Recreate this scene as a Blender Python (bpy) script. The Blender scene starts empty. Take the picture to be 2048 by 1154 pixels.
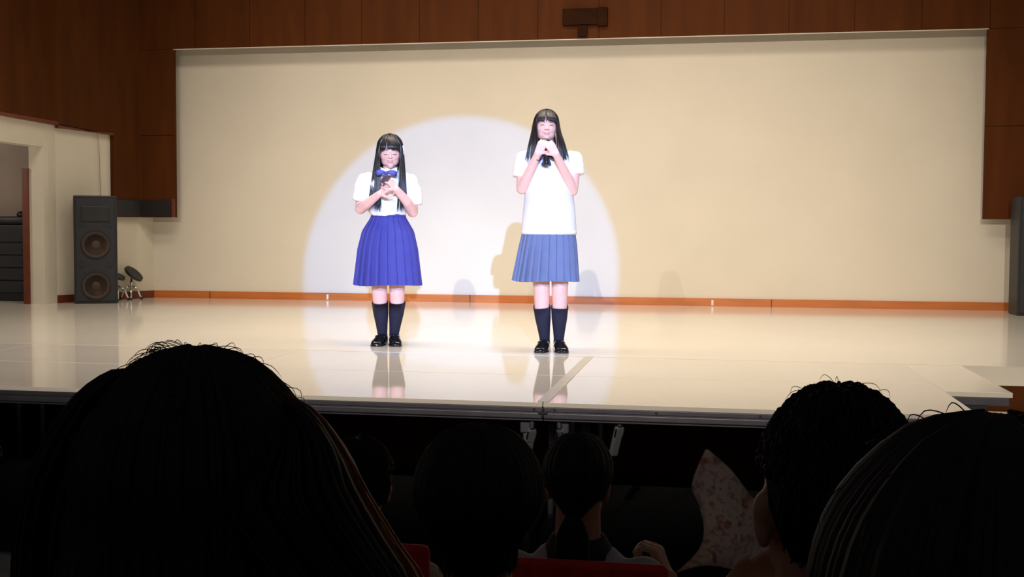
import bpy, bmesh, math, random
from mathutils import Vector, Matrix, noise
from mathutils.bvhtree import BVHTree
random.seed(7)
PI = math.pi
SC = bpy.context.scene
C = SC.collection
SH = 0.80                      # stage height above the hall floor
CAM = Vector((0.0, 0.0, SH + 0.815))

# ------------------------------------------------------------------ camera, light, exposure
YAW, PITCH, ROLL, FPX = 0.175156, -0.0488382, 0.00462, 2267.8
fw = Vector((-math.sin(YAW) * math.cos(PITCH), math.cos(YAW) * math.cos(PITCH), math.sin(PITCH)))
r0 = Vector((math.cos(YAW), math.sin(YAW), 0)); u0 = r0.cross(fw)
rt = r0 * math.cos(ROLL) + u0 * math.sin(ROLL); up = u0 * math.cos(ROLL) - r0 * math.sin(ROLL)
cd = bpy.data.cameras.new('camera'); cam = bpy.data.objects.new('camera', cd); C.objects.link(cam)
m = Matrix((rt, up, -fw)).transposed().to_4x4(); m.translation = CAM
cam.matrix_world = m
cd.sensor_width = 36; cd.lens = FPX / 2048 * 36; cd.clip_start = 0.05; cd.clip_end = 200
SC.camera = cam
SC.view_settings.view_transform = 'Standard'; SC.view_settings.look = 'None'
SC.view_settings.gamma = 1; SC.view_settings.use_curve_mapping = False
SC.view_settings.exposure = 0.0
w = bpy.data.worlds.new('world'); SC.world = w; w.use_nodes = True
w.node_tree.nodes['Background'].inputs[0].default_value = (0.9, 0.9, 1.0, 1)
w.node_tree.nodes['Background'].inputs[1].default_value = 0.03

def look(o, target):
    o.rotation_euler = (Vector(target) - o.location).to_track_quat('-Z', 'Y').to_euler()
def spot(name, loc, target, watts, col, half, blend, size):
    d = bpy.data.lights.new(name, 'SPOT'); d.energy = watts; d.color = col
    d.spot_size = 2 * math.radians(half); d.spot_blend = blend; d.shadow_soft_size = size
    o = bpy.data.objects.new(name, d); C.objects.link(o); o.location = loc; look(o, target); return o
def area(name, loc, target, watts, col, sx, sy, spread=180):
    d = bpy.data.lights.new(name, 'AREA'); d.shape = 'RECTANGLE'; d.size = sx; d.size_y = sy
    d.energy = watts; d.color = col; d.spread = math.radians(spread)
    o = bpy.data.objects.new(name, d); C.objects.link(o); o.location = loc; look(o, target); return o
spot('follow_spot', (2.46, -9.2, 4.0 + SH), (-2.92, 13.0, 0.33 + SH), 15500, (0.08, 0.34, 1.0), 4.62, 0.06, 0.05)
spot('follow_spot_core', (2.46, -9.2, 4.0 + SH), (-2.85, 13.0, 0.0 + SH), 5200, (0.9, 0.95, 1.0), 3.9, 1.0, 0.05)
W1, W2 = Vector((-0.15, -11, 6.2 + SH)), Vector((-3.5, -11, 6.2 + SH))
spot('warm_front_lamp', W1, (-1.3, 13, -0.3 + SH), 7200, (1.0, 0.87, 0.74), 15.5, 1.0, 0.05)
spot('warm_side_lamp', W2, (-1.4, 13, 0.3 + SH), 2300, (1.0, 0.87, 0.74), 15.5, 1.0, 0.05)
area('border_light', (-2.1, 9.4, 5.2 + SH), (-2.1, 11.2, SH), 112, (1.0, 0.865, 0.735), 7.5, 0.8, 140)
area('front_border_light', (-1.6, 7.4, 5.2 + SH), (-1.6, 8.8, SH), 150, (1.0, 0.865, 0.735), 8.5, 0.6, 110)

# ------------------------------------------------------------------ helpers
def ray(px, py):
    return fw * FPX + rt * (px - 1024) - up * (py - 577)
def atY(px, py, Y):            # point of the vertical plane y = Y seen at a pixel
    d = ray(px, py); return CAM + d * (Y / d.y)
def atZ(px, py, Z):
    d = ray(px, py); return CAM + d * ((Z - CAM.z) / d.z)
def atX(px, py, X):
    d = ray(px, py); return CAM + d * (X / d.x)

def mat(name, col, rough=0.6, metal=0.0, spec=0.5, noise_amt=0.0, noise_scale=8.0, stretch=(1, 1, 1), bump=0.0, coat=0.0, sss=0.0, sheen=0.0, col2=None):
    m = bpy.data.materials.new(name); m.use_nodes = True; nt = m.node_tree; b = nt.nodes['Principled BSDF']
    b.inputs['Base Color'].default_value = (*col, 1); b.inputs['Roughness'].default_value = rough
    b.inputs['Metallic'].default_value = metal; b.inputs['Specular IOR Level'].default_value = spec
    b.inputs['Coat Weight'].default_value = coat; b.inputs['Coat Roughness'].default_value = 0.05
    if sss: b.inputs['Subsurface Weight'].default_value = sss; b.inputs['Subsurface Radius'].default_value = (0.02, 0.008, 0.004)
    if sheen: b.inputs['Sheen Weight'].default_value = sheen
    tc = nt.nodes.new('ShaderNodeTexCoord'); mp = nt.nodes.new('ShaderNodeMapping'); nt.links.new(tc.outputs['Object'], mp.inputs[0])
    mp.inputs['Scale'].default_value = stretch
    nz = nt.nodes.new('ShaderNodeTexNoise'); nz.inputs['Scale'].default_value = noise_scale; nz.inputs['Detail'].default_value = 6
    nt.links.new(mp.outputs[0], nz.inputs['Vector'])
    if noise_amt or col2:
        mx = nt.nodes.new('ShaderNodeMix'); mx.data_type = 'RGBA'
        k = noise_amt
        c2 = col2 or tuple(c * (1 - k) for c in col)
        mx.inputs[6].default_value = (*c2, 1); mx.inputs[7].default_value = (*[min(1, c * (1 + k)) for c in col], 1)
        rmp = nt.nodes.new('ShaderNodeMapRange'); rmp.inputs[1].default_value = 0.3; rmp.inputs[2].default_value = 0.7
        nt.links.new(nz.outputs[0], rmp.inputs[0]); nt.links.new(rmp.outputs[0], mx.inputs[0]); nt.links.new(mx.outputs[2], b.inputs['Base Color'])
    if bump:
        bp = nt.nodes.new('ShaderNodeBump'); bp.inputs['Strength'].default_value = bump; bp.inputs['Distance'].default_value = 0.01
        nt.links.new(nz.outputs[0], bp.inputs['Height']); nt.links.new(bp.outputs[0], b.inputs['Normal'])
    return m

class MB:
    def __init__(s): s.v = []; s.f = []
    def add(s, vs, fs):
        n = len(s.v); s.v += [tuple(v) for v in vs]; s.f += [tuple(i + n for i in f) for f in fs]
    def box(s, a, b, M=None):
        vs = [Vector((x, y, z)) for x in (a[0], b[0]) for y in (a[1], b[1]) for z in (a[2], b[2])]
        if M: vs = [M @ v for v in vs]
        s.add(vs, [(0, 1, 3, 2), (4, 6, 7, 5), (0, 4, 5, 1), (2, 3, 7, 6), (0, 2, 6, 4), (1, 5, 7, 3)])
    def bbox(s, a, b, r=0.004, M=None):        # box with chamfered edges
        a = [min(a[i], b[i]) for i in range(3)], [max(a[i], b[i]) for i in range(3)]; a, b = a
        r = min(r, min(b[i] - a[i] for i in range(3)) * 0.45)
        bm = bmesh.new(); bmesh.ops.create_cube(bm, size=1)
        for v in bm.verts:
            v.co = Vector([(a[i] + b[i]) / 2 + v.co[i] * (b[i] - a[i]) for i in range(3)])
        bmesh.ops.bevel(bm, geom=bm.edges[:] + bm.verts[:], offset=r, segments=2, affect='EDGES', profile=0.5)
        bm.verts.index_update()
        s.add([(M @ v.co if M else v.co.copy()) for v in bm.verts], [[v.index for v in f.verts] for f in bm.faces]); bm.free()
    def rings(s, rings, cap=True):
        n = len(rings[0]); vs = [p for r in rings for p in r]; fs = []
        for k in range(len(rings) - 1):
            for i in range(n):
                j = (i + 1) % n
                fs.append((k * n + i, k * n + j, (k + 1) * n + j, (k + 1) * n + i))
        if cap:
            fs.append(tuple(range(n))[::-1]); fs.append(tuple((len(rings) - 1) * n + i for i in range(n)))
        s.add(vs, fs)
    def tube(s, pts, rad, n=8, flat=1.0, ref=None, cap=True):
        pts = [Vector(p) for p in pts]; R = []
        if not hasattr(rad, '__len__'): rad = [rad] * len(pts)
        prev = None
        for k, p in enumerate(pts):
            t = (pts[min(k + 1, len(pts) - 1)] - pts[max(k - 1, 0)])
            if t.length < 1e-9: t = Vector((0, 0, 1))
            t.normalize()
            if ref is not None: a = Vector(ref)
            elif prev is not None: a = prev
            else: a = Vector((0, 0, 1)) if abs(t.z) < 0.9 else Vector((1, 0, 0))
            a = a - t * a.dot(t)
            if a.length < 1e-6: a = t.orthogonal()
            a.normalize(); prev = a
            b = t.cross(a)
            R.append([p + a * (rad[k] * flat * math.cos(2 * PI * i / n)) + b * (rad[k] * math.sin(2 * PI * i / n)) for i in range(n)])
        s.rings(R, cap)
    def cyl(s, a, b, r, n=20, r2=None): s.tube([a, b], [r, r if r2 is None else r2], n)
    def cap(s, a, b, r1, r2=None, n=16):       # rounded tapered limb
        a = Vector(a); b = Vector(b); r2 = r1 if r2 is None else r2
        d = (b - a); L = d.length
        d = d / L if L > 1e-9 else Vector((0, 0, 1))
        pts = []; rr = []
        for k in range(5):
            t = PI / 2 * (k + 0.3) / 5.3; pts.append(a - d * r1 * math.cos(t)); rr.append(r1 * math.sin(t))
        pts.append(a); rr.append(r1); pts.append(b); rr.append(r2)
        for k in range(4, -1, -1):
            t = PI / 2 * (k + 0.3) / 5.3; pts.append(b + d * r2 * math.cos(t)); rr.append(r2 * math.sin(t))
        ax = Vector((0, 0, 1)) if abs(d.z) < 0.9 else Vector((1, 0, 0))
        u = (ax - d * ax.dot(d)).normalized(); v = d.cross(u)
        s.rings([[p + u * (q * math.cos(2 * PI * i / n)) + v * (q * math.sin(2 * PI * i / n)) for i in range(n)] for p, q in zip(pts, rr)])
    def limb(s, pts, rad, n=16):
        for k in range(len(pts) - 1): s.cap(pts[k], pts[k + 1], rad[k], rad[k + 1], n)
    def ell(s, c, r, M=None, n=24, m=14):
        R = []
        for k in range(m):
            t = PI * (k + 0.25) / (m - 0.5); ring = []
            for i in range(n):
                v = Vector((r[0] * math.sin(t) * math.cos(2 * PI * i / n), r[1] * math.sin(t) * math.sin(2 * PI * i / n), r[2] * math.cos(t)))
                if M: v = M @ v
                ring.append(Vector(c) + v)
            R.append(ring)
        s.rings(R)
    def loft(s, secs, n=40):                   # secs: (cx, cy, z, rx, ry[, power])
        R = []
        for q in secs:
            cx, cy, z, rx, ry = q[:5]; pw = q[5] if len(q) > 5 else 1.0; ring = []
            for i in range(n):
                t = 2 * PI * i / n; c_, s_ = math.cos(t), math.sin(t)
                ring.append(Vector((cx + rx * math.copysign(abs(c_) ** pw, c_), cy + ry * math.copysign(abs(s_) ** pw, s_), z)))
            R.append(ring)
        s.rings(R)
    def mesh(s, name='m'):
        me = bpy.data.meshes.new(name); me.from_pydata(s.v, [], s.f); me.update()
        bm = bmesh.new(); bm.from_mesh(me); bmesh.ops.recalc_face_normals(bm, faces=bm.faces[:]); bm.to_mesh(me); bm.free()
        return me

def obj(name, mb, material, parent=None, smooth=False, loc=None):
    me = mb.mesh(name) if isinstance(mb, MB) else mb
    if material: me.materials.clear(); me.materials.append(material)
    if smooth: me.polygons.foreach_set('use_smooth', [True] * len(me.polygons))
    o = bpy.data.objects.new(name, me); C.objects.link(o)
    if parent: o.parent = parent
    if loc: o.location = loc
    return o
def thing(name, label, cat, loc=(0, 0, 0), rotz=0.0, group=None):
    o = bpy.data.objects.new(name, None); C.objects.link(o); o.empty_display_size = 0.1
    o.location = loc; o.rotation_euler = (0, 0, rotz); o['label'] = label; o['category'] = cat
    if group: o['group'] = group
    return o
def tag(o, label, cat, group=None):
    o['label'] = label; o['category'] = cat
    if group: o['group'] = group
    return o
def struct(name, mb, material, label=None, cat=None):
    o = obj(name, mb, material); o['kind'] = 'structure'
    if label: o['label'] = label
    if cat: o['category'] = cat
    return o
def remesh(mb, voxel, smooth_it=4, noise_amp=0.0, noise_scale=10.0, fn=None):
    me = mb.mesh('tmp'); o = bpy.data.objects.new('tmp', me); C.objects.link(o)
    md = o.modifiers.new('r', 'REMESH'); md.mode = 'VOXEL'; md.voxel_size = voxel; md.use_smooth_shade = True
    if smooth_it:
        sm = o.modifiers.new('s', 'SMOOTH'); sm.factor = 0.5; sm.iterations = smooth_it
    dg = bpy.context.evaluated_depsgraph_get(); dg.update()
    out = bpy.data.meshes.new_from_object(o.evaluated_get(dg)); bpy.data.objects.remove(o); bpy.data.meshes.remove(me)
    if fn or noise_amp:
        cs = [v.co.copy() for v in out.vertices]; ns = [v.vector.copy() for v in out.vertex_normals]; flat = []
        for c, n in zip(cs, ns):
            if noise_amp: c = c + n * (noise.noise(c * noise_scale) * noise_amp)
            if fn: c = fn(c, n)
            flat += [c.x, c.y, c.z]
        out.vertices.foreach_set('co', flat); out.update()
    out.polygons.foreach_set('use_smooth', [True] * len(out.polygons))
    return out

# ------------------------------------------------------------------ materials
M = {}
M['wall'] = mat('cream_wall', (0.70, 0.645, 0.53), 0.75, noise_amt=0.03, noise_scale=1.2, bump=0.02)
M['sidewall'] = mat('side_wall_paint', (0.68, 0.63, 0.50), 0.75, noise_amt=0.04, noise_scale=1.5)
M['brown'] = mat('brown_wood_panel', (0.088, 0.024, 0.004), 0.65, spec=0.1, noise_amt=0.16, noise_scale=5, stretch=(1.5, 1.5, 0.25), bump=0.03)
M['brown2'] = mat('darker_brown_panel', (0.072, 0.020, 0.003), 0.65, spec=0.1, noise_amt=0.2, noise_scale=4, stretch=(1.5, 1.5, 0.25))
M['base'] = mat('orange_baseboard', (0.50, 0.145, 0.025), 0.4, noise_amt=0.12, noise_scale=6, stretch=(0.3, 1, 4))
M['floor'] = mat('stage_vinyl', (0.86, 0.81, 0.70), 0.10, noise_amt=0.03, noise_scale=1.0, spec=0.6)
M['deck'] = mat('deck_board', (0.84, 0.79, 0.70), 0.055, noise_amt=0.03, noise_scale=1.4, spec=0.6)
M['alu'] = mat('dull_aluminium', (0.13, 0.125, 0.15), 0.42, metal=0.8, noise_amt=0.1, noise_scale=12)
M['alu2'] = mat('aluminium_leg', (0.45, 0.45, 0.52), 0.35, metal=0.7, noise_amt=0.1, noise_scale=12)
M['black'] = mat('black_plastic', (0.012, 0.012, 0.014), 0.5, noise_amt=0.1)
M['spk'] = mat('speaker_front', (0.018, 0.021, 0.025), 0.7, noise_amt=0.2, noise_scale=60)
M['cone'] = mat('speaker_cone', (0.055, 0.030, 0.017), 0.7, noise_amt=0.15, noise_scale=20)
M['chrome'] = mat('chrome', (0.75, 0.75, 0.75), 0.12, metal=1.0, noise_amt=0.02)
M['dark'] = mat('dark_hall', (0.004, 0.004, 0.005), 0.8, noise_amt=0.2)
M['grille'] = mat('black_grille', (0.010, 0.006, 0.006), 0.6, noise_amt=0.2, noise_scale=80)
M['redframe'] = mat('red_brown_frame', (0.14, 0.03, 0.012), 0.5, noise_amt=0.1)
M['room'] = mat('side_room_plaster', (0.34, 0.28, 0.235), 0.9, noise_amt=0.1, noise_scale=3)
M['tape'] = mat('clear_tape', (0.64, 0.60, 0.50), 0.35, noise_amt=0.05)
M['whitetag'] = mat('white_tag', (0.75, 0.72, 0.66), 0.6, noise_amt=0.05)
M['skin'] = mat('skin_light', (0.93, 0.52, 0.42), 0.5, noise_amt=0.05, noise_scale=18, sss=0.12)
M['skin_d'] = mat('skin_tan', (0.60, 0.30, 0.18), 0.55, noise_amt=0.08, noise_scale=18, sss=0.6)
M['lips'] = mat('lips', (0.62, 0.20, 0.20), 0.4, noise_amt=0.05)
M['eye'] = mat('dark_eye', (0.03, 0.018, 0.015), 0.3, noise_amt=0.1)
M['eyewhite'] = mat('eye_white', (0.72, 0.66, 0.62), 0.3, noise_amt=0.02)
M['hair'] = mat('black_brown_hair', (0.016, 0.010, 0.009), 0.34, noise_amt=0.5, noise_scale=60, stretch=(1, 1, 0.1), spec=0.6)
M['hair_b'] = mat('dark_hair', (0.009, 0.007, 0.007), 0.62, noise_amt=0.4, noise_scale=60, stretch=(1, 1, 0.1), spec=0.4)
M['hair_w'] = mat('dyed_hair_rim_glow', (0.55, 0.19, 0.045), 0.45, noise_amt=0.4, noise_scale=60, stretch=(1, 1, 0.1))  # base colour carries the orange rim glow of the backlit hair
M['white'] = mat('white_cotton', (0.92, 0.87, 0.85), 0.8, noise_amt=0.02, bump=0.05, noise_scale=20)
M['vest'] = mat('white_knit_vest', (0.82, 0.77, 0.75), 0.9, noise_amt=0.03, bump=0.15, noise_scale=140)
M['blue'] = mat('royal_blue_skirt', (0.052, 0.050, 0.28), 0.75, noise_amt=0.06, noise_scale=12)
M['grey'] = mat('grey_blue_skirt', (0.135, 0.165, 0.30), 0.75, noise_amt=0.06, noise_scale=12)
M['bow'] = mat('blue_ribbon', (0.08, 0.08, 0.33), 0.6, noise_amt=0.15)
M['navy'] = mat('navy_ribbon', (0.03, 0.035, 0.16), 0.6, noise_amt=0.15)
M['sock'] = mat('navy_sock', (0.013, 0.010, 0.024), 0.85, noise_amt=0.1, noise_scale=60)
M['shoe'] = mat('black_patent_leather', (0.010, 0.009, 0.010), 0.12, noise_amt=0.1, coat=0.6)
M['mic'] = mat('black_microphone', (0.012, 0.012, 0.014), 0.35, noise_amt=0.1)
M['micg'] = mat('mic_grille', (0.12, 0.12, 0.13), 0.4, metal=0.8, noise_amt=0.2, noise_scale=200)
M['phone'] = mat('phone_case', (0.06, 0.05, 0.10), 0.3, noise_amt=0.05)
M['clip'] = mat('cream_hair_clip', (0.80, 0.76, 0.62), 0.3, noise_amt=0.02)
M['red'] = mat('red_upholstery', (0.75, 0.02, 0.015), 0.75, noise_amt=0.15, noise_scale=30)
M['chairmetal'] = mat('chair_tube', (0.05, 0.05, 0.055), 0.4, metal=0.7, noise_amt=0.1)
M['cloth_w'] = mat('white_audience_shirt', (0.62, 0.60, 0.62), 0.85, noise_amt=0.06, noise_scale=14)
M['cloth_y'] = mat('pale_yellow_shirt', (0.62, 0.55, 0.38), 0.85, noise_amt=0.06, noise_scale=14)
M['cloth_d'] = mat('dark_audience_top', (0.02, 0.02, 0.025), 0.85, noise_amt=0.1, noise_scale=14)
M['cloth_l'] = mat('lilac_shirt', (0.50, 0.46, 0.56), 0.85, noise_amt=0.08, noise_scale=14)
M['trouser'] = mat('dark_trousers', (0.03, 0.03, 0.04), 0.85, noise_amt=0.1, noise_scale=14)

def translucent(m, fac):
    nt = m.node_tree; b = nt.nodes['Principled BSDF']; out = [n for n in nt.nodes if n.type == 'OUTPUT_MATERIAL'][0]
    tr = nt.nodes.new('ShaderNodeBsdfTranslucent'); mx = nt.nodes.new('ShaderNodeMixShader'); mx.inputs[0].default_value = fac
    l = b.inputs['Base Color'].links
    if l: nt.links.new(l[0].from_socket, tr.inputs[0])
    else: tr.inputs[0].default_value = b.inputs['Base Color'].default_value
    nt.links.new(b.outputs[0], mx.inputs[1]); nt.links.new(tr.outputs[0], mx.inputs[2]); nt.links.new(mx.outputs[0], out.inputs[0])
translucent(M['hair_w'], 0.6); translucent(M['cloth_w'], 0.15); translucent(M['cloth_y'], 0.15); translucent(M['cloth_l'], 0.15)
# ------------------------------------------------------------------ the setting
WY = 13.01                      # back wall
PY = 12.76                       # face of the hanging brown panels in front of it
LX = -7.30                      # side wall of the stage
J1, J0, JM = 7.45, 5.385, 6.43  # stage front, deck front, deck mid joint
TOPZ = SH + 5.6

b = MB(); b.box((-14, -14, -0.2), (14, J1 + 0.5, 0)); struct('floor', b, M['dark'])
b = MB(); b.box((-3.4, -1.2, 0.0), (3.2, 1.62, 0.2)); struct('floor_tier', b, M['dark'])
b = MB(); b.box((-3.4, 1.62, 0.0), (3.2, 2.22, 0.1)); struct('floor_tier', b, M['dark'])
b = MB(); b.box((-14, J1, SH - 0.12), (14, WY + 0.3, SH)); struct('floor_stage', b, M['floor'])
b = MB(); b.box((-14, J1 + 0.02, 0), (14, J1 + 0.14, SH - 0.12)); struct('wall_stage_front', b, M['brown'])
b = MB(); b.box((-14, WY, SH), (14, WY + 0.2, TOPZ)); struct('wall_back', b, M['wall'])
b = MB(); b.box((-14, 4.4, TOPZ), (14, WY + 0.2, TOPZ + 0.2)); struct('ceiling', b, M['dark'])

# stage lanterns at the back of the hall, each with a housing and an added, unseen leaf keeping light off the audience
for nm, p, tg in (('front', W1, (-1.3, 13, -0.3 + SH)), ('side', W2, (-1.4, 13, 0.3 + SH))):
    t_ = bpy.data.objects.new('stage_lantern', None); C.objects.link(t_); t_.location = p; t_['category'] = 'stage light'; t_['label'] = 'black stage lantern with an added flag high at the back of the hall, ' + nm + ' one'
    k_ = 1.5; zc = -k_ * math.tan(math.radians(21.35))
    b = MB(); b.box((-0.9, k_, zc - 0.45), (0.9, k_ + 0.01, zc)); e_ = bpy.data.objects.new('barn_door', b.mesh('barn_door')); e_.data.materials.append(M['black']); C.objects.link(e_); e_.parent = t_  # added unseen plate that keeps light off the audience
    b = MB(); b.bbox((-0.2, -0.6, -0.2), (0.2, -0.1, 0.2), 0.02); b.box((-0.9, -0.12, -0.2), (-0.88, k_, -0.18)); b.box((0.88, -0.12, -0.2), (0.9, k_, -0.18)); b.box((-0.9, -0.14, -0.2), (0.9, -0.12, -0.18))
    b.box((-0.9, k_ - 0.02, zc - 0.02), (-0.88, k_, -0.18)); b.box((0.88, k_ - 0.02, zc - 0.02), (0.9, k_, -0.18)); e_ = bpy.data.objects.new('housing', b.mesh('housing')); e_.data.materials.append(M['black']); C.objects.link(e_); e_.parent = t_

# side wall: straight part with a doorway, then a splayed stretch to the corner
DY0, DY1 = 9.6, atX(87, 400, LX).y
doorTop = atX(40, 287, LX).z
b = MB()
b.box((LX - 0.16, 5.0, SH), (LX, DY0, TOPZ)); b.box((LX - 0.16, DY0, doorTop), (LX, DY1, TOPZ)); b.box((LX - 0.16, DY1, SH), (LX, 11.72, TOPZ))
sx1, sy1 = -6.80, WY
b.add([(LX, 11.72, SH), (sx1, sy1, SH), (sx1 - 0.3, sy1 + 0.1, SH), (LX - 0.16, 11.72, SH), (LX, 11.72, TOPZ), (sx1, sy1, TOPZ), (sx1 - 0.3, sy1 + 0.1, TOPZ), (LX - 0.16, 11.72, TOPZ)],
      [(0, 1, 2, 3), (4, 7, 6, 5), (0, 4, 5, 1), (1, 5, 6, 2), (2, 6, 7, 3), (3, 7, 4, 0)])
wl = struct('wall_left', b, M['sidewall'])
# right side wall, outside the frame
b = MB(); b.box((4.4, 7.6, SH), (4.6, WY, TOPZ)); struct('wall_right', b, M['sidewall'])
# baseboards
b = MB(); b.box((sx1, WY - 0.022, SH), (4.4, WY, SH + 0.088)); bb = struct('baseboard_back', b, M['base'])
b = MB()
for px in (1543, 940, 420):
    x = atY(px, 600, WY - 0.022).x; b.box((x - 0.006, WY - 0.0235, SH), (x + 0.006, WY - 0.0215, SH + 0.088))
obj('joint', b, M['redframe'], bb)
sd = (Vector((sx1, sy1, 0)) - Vector((LX, 11.72, 0))).normalized(); sn = Vector((sd.y, -sd.x, 0))
b = MB(); p0 = Vector((LX, 11.72, SH)); p1 = Vector((sx1, sy1 - 0.02, SH)); h = Vector((0, 0, 0.088))
b.add([p0, p1, p1 + sn * 0.022, p0 + sn * 0.022, p0 + h, p1 + h, p1 + sn * 0.022 + h, p0 + sn * 0.022 + h], [(0, 1, 2, 3), (4, 7, 6, 5), (0, 4, 5, 1), (1, 5, 6, 2), (2, 6, 7, 3), (3, 7, 4, 0)])
struct('baseboard_left', b, M['redframe'])

# hanging brown panels across the back: header and two legs, made of separate sheets with open joints
def panel_wall(name, rects, Y, thick, backm, m):
    """rects: (x0, x1, z0, z1, nx list) in the plane y = Y"""
    b = MB()
    for x0, x1, z0, z1 in rects: b.box((x0, Y + 0.012, z0), (x1, Y + thick, z1))
    return struct(name, b, backm)
xl, xr = atY(349, 300, PY).x, atY(1970, 300, PY).x
zt = (atY(347, 98, PY).z + atY(1973, 57, PY).z) / 2
zb = (atY(316, 435, PY).z + atY(2000, 438, PY).z) / 2
xc = atY(281, 300, PY).x
hp = panel_wall('wall_back_upper', [(xc, 4.4, zt, TOPZ), (xc, xl, zb, zt), (xr, 4.4, zb, zt)], PY, 0.055, M['brown2'], None)
seam0 = atY(1198, 20, PY).x; W_ = seam0 - atY(1076, 20, PY).x
sheets = []
xs = sorted([seam0 + k * W_ for k in range(-12, 12) if xc + 0.08 < seam0 + k * W_ < 4.35] + [xc, 4.4])
zs = [zt, zt + 0.9, zt + 1.8, TOPZ]
for i in range(len(xs) - 1):
    for j in range(3):
        sheets.append((xs[i], xs[i + 1], zs[j], zs[j + 1]))
zrow = [zb, atY(316, 271, PY).z, zt]
for j in range(2):
    sheets.append((xc, xl, zrow[j], zrow[j + 1])); sheets.append((xr, xr + 0.75, zrow[j], zrow[j + 1])); sheets.append((xr + 0.75, 4.4, zrow[j], zrow[j + 1]))
for (x0, x1, z0, z1) in sheets:
    b = MB(); g = 0.003; b.bbox((x0 + g if x0 > xc else x0, PY, z0 + (g if z0 > zb and abs(z0 - zt) > 0.01 else 0)), (x1 - g, PY + 0.014, z1 - g), 0.0015)
    obj('panel', b, M['brown'], hp)
# pale trim under the header where the cream wall begins
b = MB(); b.box((xl - 0.005, PY - 0.001, zt - 0.008), (xr + 0.01, PY + 0.02, zt)); struct('trim_1', b, M['wall'])

# brown panelling above the cream side wall
def fascia_pt(px, py): # on the splayed wall line, slightly proud
    d = ray(px, py)
    o = Vector((LX, 11.72, 0)) + sn * 0.06
    t = ((o - CAM).dot(sn)) / d.dot(sn)
    return CAM + d * t
fz = fascia_pt(227, 268).z
q225 = fascia_pt(227, 300); qc = Vector((xc, PY, 0))
wlx = LX + 0.05
zA = atX(0, 227, wlx).z
def prism(b, poly, z0s, z1, off):
    pass
b = MB()
def slab(b, A, B, za, zb_, top, th, nrm):
    A = Vector((A[0], A[1], 0)); B = Vector((B[0], B[1], 0)); n = Vector(nrm) * th
    b.add([A + Vector((0, 0, za)), B + Vector((0, 0, zb_)), B + Vector((0, 0, top)), A + Vector((0, 0, top)),
           A - n + Vector((0, 0, za)), B - n + Vector((0, 0, zb_)), B - n + Vector((0, 0, top)), A - n + Vector((0, 0, top))],
          [(0, 1, 2, 3), (7, 6, 5, 4), (0, 4, 5, 1), (1, 5, 6, 2), (2, 6, 7, 3), (3, 7, 4, 0)])
slab(b, (wlx, 5.0), (wlx, 10.67), zA, zA, TOPZ, 0.05, (1, 0, 0)); slab(b, (wlx, 10.67), (wlx, 11.70), zA, zA - 0.008, TOPZ, 0.05, (1, 0, 0))
fl = struct('wall_left_upper', b, M['brown2'])
b = MB()
mid = Vector((wlx, 11.70, 0)); q2 = Vector((q225.x, q225.y, 0))
slab(b, mid, q2, zA - 0.008, fz, TOPZ, 0.05, sn); obj('panel', b, M['brown2'], fl)
b = MB(); slab(b, q2, qc, zb, zb, TOPZ, 0.06, sn); obj('panel', b, M['brown2'], fl)
b = MB(); slab(b, (wlx + 0.006, 5.0), (wlx + 0.006, 10.67), zA - 0.015, zA - 0.015, zA + 0.02, 0.05, (1, 0, 0)); slab(b, (wlx + 0.006, 10.67), (wlx + 0.006, 11.7), zA - 0.015, zA - 0.023, zA + 0.02, 0.05, (1, 0, 0)); slab(b, mid + sn * 0.006, q2 + sn * 0.006, zA - 0.023, fz - 0.015, fz + 0.01, 0.05, sn)
obj('edge_strip', b, M['redframe'], fl)
# black speaker strips mounted in the foot of the hanging leg
za_, zb2 = atY(316, 433, PY).z, atY(316, 401, PY).z
b = MB(); b.bbox((xc + 0.01, PY - 0.03, za_), (atY(343, 415, PY).x, PY + 0.001, zb2), 0.004)
o = thing('wall_speaker', 'long black grille box at the foot of the hanging brown panel above the floor loudspeaker', 'speaker', ((xc + xl) / 2, PY, za_))
k = obj('grille', b, M['grille'], o); k.location = -o.location
b = MB(); A = q2.lerp(qc, 0.04); slab(b, A + sn * 0.02, qc + sn * 0.02, za_, za_, zb2, 0.019, sn); k = obj('side_grille', b, M['black'], o); k.location = -o.location
b = MB()
x9 = atY(343, 415, PY).x; b.box((x9 + 0.004, PY - 0.01, za_ - 0.01), (xl, PY + 0.001, zb2 + 0.02)); k = obj('end_strip', b, M['redframe'], o); k.location = -o.location

# dark boxes standing in for a soft shadow cast on the header
def pxbox(px0, py0, px1, py1, Y, d, r=0.006):
    a = atY(px0, py1, Y); c = atY(px1, py0, Y); b.bbox((a.x, Y - d, a.z), (c.x, Y, c.z), r)
o = thing('header_shadow_boxes', 'dark brown boxes standing in for a shadow high on the brown header', 'shadow_block', tuple(atY(1166, 74, PY - 0.001)))
M['shadow_block'] = mat('shadow_brown', (0.030, 0.010, 0.004), 0.8, spec=0.05, noise_amt=0.2)
for nm, r4 in (('housing', (1126, 17, 1214, 52)), ('shadow_end_block', (1196, 16, 1216, 53)), ('shadow_stem', (1156, 52, 1175, 74))):  # all three, the housing too, are parts of the shadow stand-in
    b = MB(); pxbox(*r4, PY - 0.001, 0.06 if nm != 'shadow_end_block' else 0.075); k = obj(nm, b, M['shadow_block'], o); k.location = -o.location

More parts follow.
